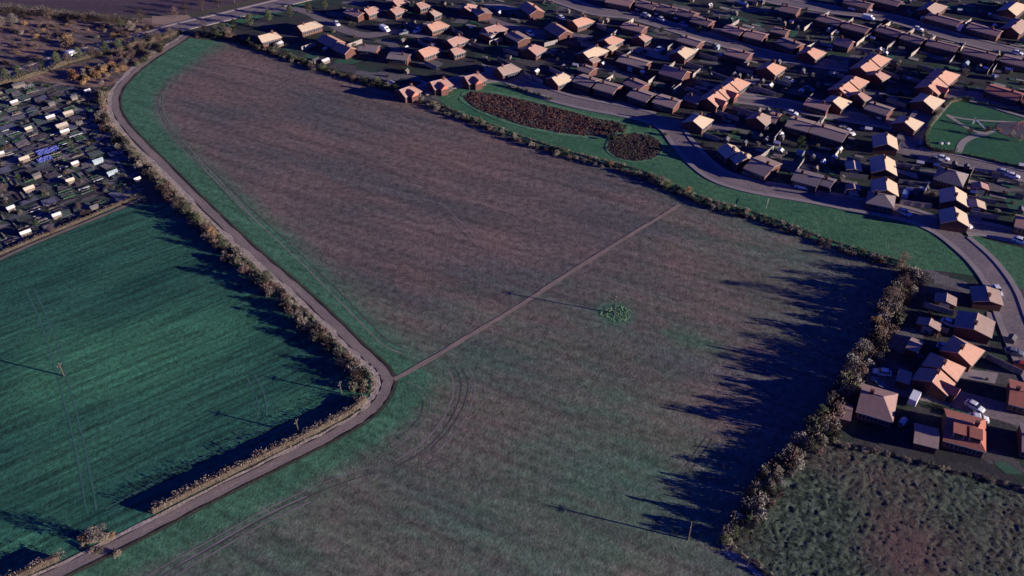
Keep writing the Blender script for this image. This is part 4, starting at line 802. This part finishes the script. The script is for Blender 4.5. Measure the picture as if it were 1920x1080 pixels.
SHEDS = [(524, 86, 'w', 4, 3, 'white roofed shed in the corner garden by the big field hedge'), (610, 118, 'w', 4.5, 3, 'long white roofed shed beside the estate hedge at top left'), (592, 117, 'f', 4, 3, 'grey felt shed beside the long white roofed shed'), (612, 95, 'w', 5, 2, 'white roofed lean-to behind the orange house'), (762, 94, 'w', 2, 2, 'small white shed between the two grey roofed houses'), (735, 160, 'w', 3, 2.5, 'pale shed left of the house row facing the reed bed'),
         (1700, 316, 'f', 4, 3, 'grey felt shed beside the drive below the park'), (1567, 65, 'w', 3, 2.4, 'white shed on the lane above the orange house'), (1635, 76, 'w', 2.5, 2, 'white shed in a dark back garden, upper one'), (1650, 67, 'w', 3, 2.5, 'white square shed behind the dark roofed row'), (1713, 88, 'w', 2.4, 2, 'small white shed behind the middle of the dark roofed row'), (1810, 123, 'g', 3.5, 2.4, 'greenhouse in the garden left of the park hedge'), (1815, 113, 'f', 3, 2.4, 'grey shed behind the greenhouse'), (1890, 135, 'w', 3.5, 2, 'white shed in the gardens above the red roofed house'), (1847, 133, 'w', 2.5, 2, 'small white shed left of the long white one'), (1435, 245, 'w', 2.5, 2, 'white shed in the dark garden below the split roofed house'), (1500, 290, 'g', 3, 2.4, 'greenhouse in the garden above the grey roofed pair'), (1573, 285, 'w', 2.5, 2, 'white shed in a garden under the tan terrace'), (1563, 300, 'w', 2.5, 2, 'lower white shed under the tan terrace'), (1330, 14, 'w', 3, 2, 'white shed behind the top street houses'), (1392, 11, 'w', 7, 2.2, 'long white roofed outbuilding at the top of the estate'), (1344, 92, 'g', 3, 2.4, 'greenhouse behind the pink roofed house'), (1483, 45, 'w', 2, 2, 'tiny white shed by a green lawn'), (1555, 58, 'g', 4.5, 2, 'long greenhouse in the gardens below the dark roofed row'), (1350, 108, 'w', 2.5, 2, 'pale shed in the courtyard behind the middle close'), (1397, 122, 'f', 4, 3, 'brownish shed beside the small lawn'), (1690, 797, 'w', 3, 1.6, 'pale low shed behind the wide brown garage'), (1205, 140, 'w', 2.5, 2, 'white shed in the dark gardens of the middle close'), (1130, 124, 'w', 2.5, 2, 'pale shed right of the tan roofed house'), (1182, 133, 'g', 3, 2.2, 'greenhouse in the middle close gardens'), (1658, 300, 'f', 2.5, 2, None), (1645, 355, 'f', 2.5, 2, None), (1895, 640, 'f', 3, 2.5, 'grey shed at the right edge among the bungalows'), (1912, 660, 'f', 3, 2.5, None), (1650, 270, 'g', 2.5, 2, 'small greenhouse left of the buff house at the junction')]
for px, py, k, L, w, lb in SHEDS:
    if not lb: continue
    x, y = G(px, py); shed(x, y, adir((1180, 330), (1300, 378))+random.choice((0, 1.57))+random.uniform(-.1, .1), L, w, {'w': M_white, 'f': M_felt, 'g': M_glassh}[k], lb, 'garden sheds' if k != 'g' else 'garden greenhouses', 2.2, 'greenhouse' if k == 'g' else 'shed', 'greenhouse' if k == 'g' else 'shed')
# random small sheds and paved patches behind the houses
random.seed(33); n = 0; PATS = []
while n < 125:
    px = random.uniform(620, 1920); py = random.uniform(2, 420); p = G(px, py)
    if not inside(p, GP([(640, 40), (760, 0), (1930, 0), (1930, 420), (1330, 280), (960, 120), (740, 140)])) or near_house(p, 7.5) or on_road(p, 1.5) or inside(p, park_poly): continue
    m, lk = random.choice(((M_white, 'white topped'), (M_felt, 'dark felt'), (M_felt, 'dark felt'), (M_wood, 'brown wooden')))
    shed(p[0], p[1], A_ROW+random.choice((0, 1.57))+random.uniform(-.15, .15), random.uniform(2.2, 3.4), random.uniform(1.8, 2.4), m, lk+' little shed in the back gardens of the housing estate', lk+' back garden sheds'); n += 1
n = 0
while n < 190:
    px = random.uniform(620, 1920); py = random.uniform(2, 420); p = G(px, py)
    if near_house(p, 5.5) or on_road(p, 2) or inside(p, park_poly) or not inside(p, estate_poly) or (px < 1330 and py > 105+(px-900)*.28) or (py > 330 and py > 330+(px-1400)*.15): continue
    a, b, t = random.uniform(1, 2.6), random.uniform(.4, 1.4), A_ROW+random.uniform(-.15, .15)
    sheet('patio', [(p[0]+u*math.cos(t)-v*math.sin(t), p[1]+u*math.sin(t)+v*math.cos(t)) for u, v in ((-a, -b), (a, -b), (a, b), (-a, b))], random.choice((M_pave, M_gravel, M_lawn, M_lawn, M_road))); n += 1
# garden shrubs and small trees, random between the houses
n = 0
vis = GP([(560, 60), (760, 0), (1930, 0), (1930, 440), (1330, 300), (960, 130), (740, 160)])
while n < 255:
    px = random.uniform(560, 1920); py = random.uniform(2, 470); p = G(px, py)
    if not inside(p, vis) or near_house(p, 6.2) or on_road(p, .5) or inside(p, park_poly): continue
    k = pick({'green': 4, 'brown': 3, 'tan': 2, 'pale': 3.2, 'olive': 2})
    lk = {'green': 'dark evergreen', 'brown': 'brown leafless', 'tan': 'tan leafless', 'pale': 'pale', 'olive': 'olive'}[k]
    bush(k, *p, random.uniform(.35, .8), lk+' shrub in the gardens of the housing estate', k+' garden shrubs', 'garden_shrub', 'shrub'); n += 1
for i in range(34):
    px = random.uniform(1700, 1915); py = random.uniform(560, 880); p = G(px, py)
    if near_house(p, 7) or on_road(p, .5) or inside(p, rough_poly): continue
    bush(pick({'green': 3, 'tan': 2, 'brown': 2}), *p, random.uniform(.35, .7), 'shrub in the gardens of the bungalows at right', 'bungalow garden shrubs', 'garden_shrub', 'shrub')
for px, py, k, s, lb in ((1447, 150, 'pale', .6, 'pale round tree, leftmost of four on the dark green behind the orange terrace'), (1503, 161, 'pale', .6, 'pale round tree, lower middle of four behind the orange terrace'), (1523, 146, 'pale', .55, 'pale round tree, rightmost of four behind the orange terrace'), (1422, 169, 'pale', .6, 'pale round tree, lowest of four beside the orange terrace'), (1055, 110, 'pale', .7, 'pale bushy tree in the middle of the dark gardens'), (1045, 116, 'pale', .5, 'smaller pale bush beside the bushy tree in the dark gardens'), (1060, 63, 'pale', .35, 'small pale bush at the second cul-de-sac end'), (1204, 75, 'pale', .4, 'small pale bush beside the small pink house'),
                         (755, 20, 'tan', .45, 'bare tan tree right of the first cul-de-sac houses'), (1355, 130, 'green', .5, None), (1560, 262, 'green', .5, 'dark evergreen tree in the gardens under the tan terrace'), (1500, 275, 'green', .7, 'large dark evergreen tree left of the terrace gardens'), (1720, 135, 'green', .5, 'dark evergreen tree left of the corner terrace'), (1805, 148, 'bare', .55, 'bare tree right of the corner terrace'), (1310, 60, 'green', .5, 'evergreen tree below the sloping street'), (1240, 62, 'green', .5, 'evergreen tree beside the sloping street wall')):
    if lb: tree(k, *G(px, py), s, lb)

# ------------------------------------------------------------------ PARK
ph = smooth(GP([(1790, 289), (1760, 286), (1741, 280), (1735, 262), (1740, 244), (1750, 226), (1764, 211)]), 4)
clipped_hedge('clipped_hedge', ph, 1.2, 1.9, 'curved clipped hedge along the left end of the park', V_ivy, V_green)
clipped_hedge('clipped_hedge', smooth(GP([(1770, 203), (1780, 194), (1800, 189), (1824, 191)]), 4), 1.2, 1.9, 'short curved clipped hedge at the top left corner of the park', V_ivy, V_green)
clipped_hedge('clipped_hedge', smooth(GP([(1832, 194), (1880, 205), (1930, 216), (1990, 230)]), 4), .8, .9, 'low straight hedge along the upper side of the park', V_ivy, V_green)
clipped_hedge('clipped_hedge', smooth(GP([(1802, 291), (1850, 301), (1920, 318), (1980, 334)]), 4), .8, .9, 'low straight hedge along the lower side of the park', V_ivy, V_green)
tree('orange', *G(1817, 250), .36, 'small bare brown tree at the fork of the park paths'); tree('tan', *G(1893, 262), .55, 'broad tan tree beside the play surface in the park'); tree('tan', *G(1910, 266), .45, 'smaller tan tree right of the broad one in the park')
for px, py in ((1856, 243), (1868, 241), (1874, 246), (1848, 246)): bush('rust', *G(px, py), .45, 'rusty brown shrub beside the park play area', 'rusty park shrubs', 'park_shrub', 'shrub')
M_play = mat('play_metal', (.55, .55, .6), rough=.4); M_playr = mat('play_red', (.5, .12, .1))
x, y = G(1910, 240); e = tag(empty('swing_frame', (x, y, 0), .6), 'swing frame standing on the dark play surface in the park', 'swing')
for sx in (-1.6, 1.6):
    for sy in (-.9, .9): mb = MB(); mb.tube((sx, sy, 0), (sx, 0, 2.3), .06, .06, 6); mb.o('leg', [M_playr], e)
mb = MB(); mb.tube((-1.6, 0, 2.3), (1.6, 0, 2.3), .06, .06, 6); mb.o('top_bar', [M_playr], e)
for sx in (-.7, .7):
    mb = MB(); mb.tube((sx-.2, 0, 2.3), (sx-.2, 0, .5), .015, .015, 4); mb.tube((sx+.2, 0, 2.3), (sx+.2, 0, .5), .015, .015, 4); mb.box(sx-.24, sx+.24, -.12, .12, .45, .5); mb.o('swing_seat', [M_tyre_r], e)
x, y = G(1837, 239); e = tag(empty('slide', (x, y, 0), -1.0), 'pale metal slide on the grass between the park paths', 'slide')
mb = MB(); mb.add([(-2, -.35, 1.9), (-2, .35, 1.9), (2, .35, .3), (2, -.35, .3), (-2, -.35, 2.1), (2, -.35, .5), (-2, .35, 2.1), (2, .35, .5)], [(0, 1, 2, 3), (0, 3, 5, 4), (1, 6, 7, 2)]); mb.o('chute', [M_play], e)
mb = MB(); mb.box(-2.6, -2, -.4, .4, 1.8, 1.9); mb.o('platform', [M_wood], e)
mb = MB(); [mb.tube((-2.7, s*.35, 0), (-2.6, s*.35, 2.6), .05, .05, 5) for s in (-1, 1)]; [mb.box(-2.72, -2.62, -.35, .35, .3+k*.35, .36+k*.35) for k in range(5)]; mb.o('ladder', [M_play], e)
for px, py, lb in ((1764, 270, 'pale boulder on the park lawn, left of two'), (1776, 270, 'pale boulder on the park lawn, right of two')):
    mb = MB(); x, y = G(px, py); quads(mb, (0, 0, 0), .01, 1, .01)
    mb = MB(); pr = [[(math.cos(k*.785)*r*random.uniform(.85, 1.1), math.sin(k*.785)*r*.7, z) for k in range(8)] for r, z in ((.8, 0), (.9, .25), (.6, .5), (.2, .6))]
    loft(mb, pr); tag(mb.o('boulder', [mat('pale_stone', (.5, .5, .46), fine=.2, coord='obj')], None, (x, y, 0.05)), lb, 'boulder', 'park boulders')

# goal frame on the green
x, y = G(1438, 386); e = tag(empty('goal_frame', (x, y, 0), 1.2), 'small white goal frame on the grass strip beside the estate road', 'goal')
for s in (-1, 1): mb = MB(); mb.tube((s*1.5, 0, 0), (s*1.5, 0, 1.6), .05, .05, 6); mb.o('goal_post', [M_wpvc], e)
mb = MB(); mb.tube((-1.5, 0, 1.6), (1.5, 0, 1.6), .05, .05, 6); mb.o('crossbar', [M_wpvc], e)
# island of grass plants in the cul-de-sac
tag(clipped_hedge('low_hedge', smooth(GP([(1745, 762), (1770, 768), (1800, 780)]), 3), 1.4, .8, 'dark low hedge round the green island in the cul-de-sac', V_green, V_ivy, 20), None, None)

# ------------------------------------------------------------------ ALLOTMENTS
AL = GP([(0, 170), (65, 158), (110, 164), (170, 172), (190, 175), (186, 205), (194, 240), (225, 292), (252, 335), (240, 372), (150, 412), (0, 474), (-40, 480), (-40, 180)])
A1 = adir((0, 478), (250, 383)); c1, s1 = math.cos(A1), math.sin(A1)
M_bed = [mat('bed_soil', (.06, .045, .045), (.09, .07, .065), scale=.8, fine=.4), mat('bed_greens', (.055, .12, .07), (.035, .075, .045), scale=1, fine=.45, fscale=3), mat('bed_straw', (.20, .17, .14), (.14, .12, .11), scale=1, fine=.35), mat('bed_fleece', (.45, .46, .45), (.3, .31, .32), scale=1, fine=.3), mat('bed_weeds', (.05, .085, .07), (.09, .10, .09), scale=1, fine=.45)]
BN = ['dark soil', 'green leafy', 'straw covered', 'white fleece covered', 'weedy']
random.seed(21)
def bed(x, y, L, w, k, turn=0.0):
    mb = MB(); h = random.uniform(.1, .25)
    mb.obox(0, 0, L/2, w/2, 0, h, 0, 0)
    if k in (1, 2, 4):
        for _ in range(int(L*7)): quads(mb, (random.uniform(-L/2, L/2), random.uniform(-w/2, w/2)*.8, h+.05), .18, 3, .13)
    plank = MB()
    o = mb.o('vegetable_bed', [M_bed[k]], None, (x, y, .06)); o.rotation_euler = (0, 0, A1+turn+random.uniform(-.06, .06))
    return tag(o, BN[k]+' vegetable bed among the allotment plots', 'vegetable bed', BN[k]+' allotment beds')
M_plot = [mat('plot_soil', (.15, .12, .12), (.07, .06, .065), scale=.5, fine=.6, fscale=1.2, bump=.1, bscale=3), mat('plot_weeds', (.07, .13, .09), (.15, .16, .13), scale=.5, fine=.6, fscale=1.2, bump=.1, bscale=3), mat('plot_straw', (.30, .26, .23), (.14, .125, .11), scale=.5, fine=.6, fscale=1.2, bump=.1, bscale=3), mat('plot_cover', (.18, .18, .23), (.10, .10, .13), scale=.5, fine=.4, fscale=1)]
xs = [p[0] for p in AL]; ys = [p[1] for p in AL]; nb = 0
ctr = G(110, 300)
for i in range(-16, 17):
    for j in range(-14, 15):
        u, v = i*5.2+1.2*noise.noise(Vector((i*.7, j*.7, 3))), j*4.6+1.2*noise.noise(Vector((i*.7, j*.7, 8))); x, y = ctr[0]+u*c1-v*s1, ctr[1]+u*s1+v*c1
        if not inside((x, y), AL): continue
        if random.random() < .4:
            a_, b_ = 2.6*random.uniform(.45, 1), 2.25*random.uniform(.45, 1); ja = random.uniform(-.12, .12)
            sheet('allotment_plot', [(x+p*math.cos(A1+ja)-q*math.sin(A1+ja)+random.uniform(-.3, .3), y+p*math.sin(A1+ja)+q*math.cos(A1+ja)+random.uniform(-.3, .3)) for p, q in ((-a_, -b_), (a_, -b_), (a_, b_), (-a_, b_))], random.choices(M_plot, (3, 3, 2, 1))[0])
        r = random.random()
        if r < .74:
            trn = 1.57 if noise.noise(Vector((x*.05, y*.05, 2))) > .12 else 0
            for q in range(random.choice((2, 3, 3))):
                if nb > 470: break
                o2 = -1.5+q*1.4; du, dv = (o2, 0) if trn else (0, o2)
                uu, vv = u+du, v+dv; bed(ctr[0]+uu*c1-vv*s1, ctr[1]+uu*s1+vv*c1, random.uniform(2.4, 4.4), random.uniform(.2, .65), random.choices(range(5), (2.5, 2.6, 3.0, 1.5, 3.0))[0], trn); nb += 1
        elif r < .93:
            for q in range(3): bush(pick({'brown': 4, 'tan': 2, 'green': 2, 'olive': 1, 'pale': .5}), x+random.uniform(-1.6, 1.6), y+random.uniform(-1.6, 1.6), random.uniform(.3, .65), 'low shrub among the allotment plots', 'allotment shrubs', 'allotment_shrub', 'shrub', .9)
for px, py, L, w, m, lb in ((129, 213, 4.4, 3.6, M_cream, 'cream roofed shed, upper of two bright ones in the allotments'), (117, 236, 5.2, 4.2, M_cream, 'larger cream roofed shed in the middle of the allotments'), (47, 299, 4.2, 2.8, M_cream, 'cream edged shed left of the blue tarpaulins'), (56, 355, 4.2, 2.6, M_cream, 'cream edged shed in the lower left of the allotments'), (96, 221, 4, 2.4, M_white, 'white roofed shed left of the upper cream shed'), (123, 248, 4, 1.8, M_white, 'white roofed shed below the larger cream shed'), (50, 438, 4, 1.5, M_white, 'white roofed shed near the green field path'), (259, 338, 2.6, 1.6, M_white, 'white shed at the right corner of the allotments'), (2, 290, 3.4, 2.4, M_white, 'white shed at the left edge of the allotments'), (212, 325, 4.5, 1.5, M_glassh, 'long greenhouse near the right corner of the allotments'), (185, 303, 4.5, 1.5, M_glassh, 'greenhouse beside the allotment path'), (133, 340, 3.4, 2.2, M_cream, 'tan shed in the lower middle of the allotments'), (108, 405, 3.4, 2, M_white, 'pale shed near the lower hedge of the allotments'), (22, 392, 3, 2, M_white, 'pale narrow shed in the lower left allotment plots'), (55, 243, 3, 2, M_cream, 'brownish shed in the left allotment plots'), (178, 390, 3.2, 2.2, M_felt, 'grey shed near the allotment hedge corner'), (142, 308, 3, 2, M_white, 'pale shed right of the blue tarpaulins'), (28, 193, 3.5, 2, M_white, 'pale shed in the upper left allotments'), (36, 160, 6, 3, M_felt, 'dark roofed shed with pale edges at the top of the allotments'), (98, 196, 3, 2, M_felt, 'grey shed in the upper allotments'), (150, 232, 3, 1.6, M_felt, 'grey shed right of the larger cream shed'), (70, 330, 3.4, 2.2, M_felt, 'grey shed above the lower left cream shed'), (165, 172, 3, 2, M_white, 'small pale shed at the top right of the allotments'), (140, 184, 3, 2, M_felt, 'dark shed at the top of the allotments under the orange thicket')):
    g = m is M_glassh; x, y = G(px, py+3); shed(x, y, A1+random.choice((0, 0, 1.57))*0+random.uniform(-.08, .08), L, w, m, lb, 'allotment greenhouses' if g else 'allotment sheds', 2.1, 'greenhouse' if g else 'shed', 'greenhouse' if g else 'shed')
for px, py, a, b, lb in ((90, 284, 6.5, 3.6, 'large crumpled blue tarpaulin spread over an allotment plot'), (84, 300, 4.2, 3.2, 'smaller pale blue tarpaulin just below the large one')):
    mb = MB(); N = 10; x, y = G(px, py)
    mb.add([((i/N-.5)*a, (j/N-.5)*b, .25+.3*random.random()) for j in range(N+1) for i in range(N+1)], [(j*(N+1)+i, j*(N+1)+i+1, (j+1)*(N+1)+i+1, (j+1)*(N+1)+i) for j in range(N) for i in range(N)])
    o = mb.o('tarpaulin', [M_bluec], None, (x, y, 0)); o.rotation_euler = (0, 0, A1); tag(o, lb, 'tarpaulin')
for px, py, k, s in ((75, 196, 'brown', 1), (150, 290, 'green', 1), (135, 277, 'ivy', 1.1), (128, 350, 'green', .8), (100, 440, 'brown', 1.0), (70, 425, 'green', 1.1), (150, 395, 'brown', .9), (10, 360, 'brown', 1), (90, 400, 'green', .9), (180, 360, 'brown', .9), (225, 362, 'green', .8), (35, 335, 'green', .9)):
    tree({'brown': 'bare', 'green': 'green', 'ivy': 'ivy'}[k], *G(px, py), .38*s, 'small fruit tree or bush among the allotment plots', 'small trees of the allotments')
clipped_hedge('clipped_hedge', smooth(GP([(255, 372), (215, 388), (150, 416), (75, 446), (0, 478), (-30, 490)]), 3), .9, 1.3, 'low ragged hedge between the allotments and the green field path', V_brown, V_olive, 18)
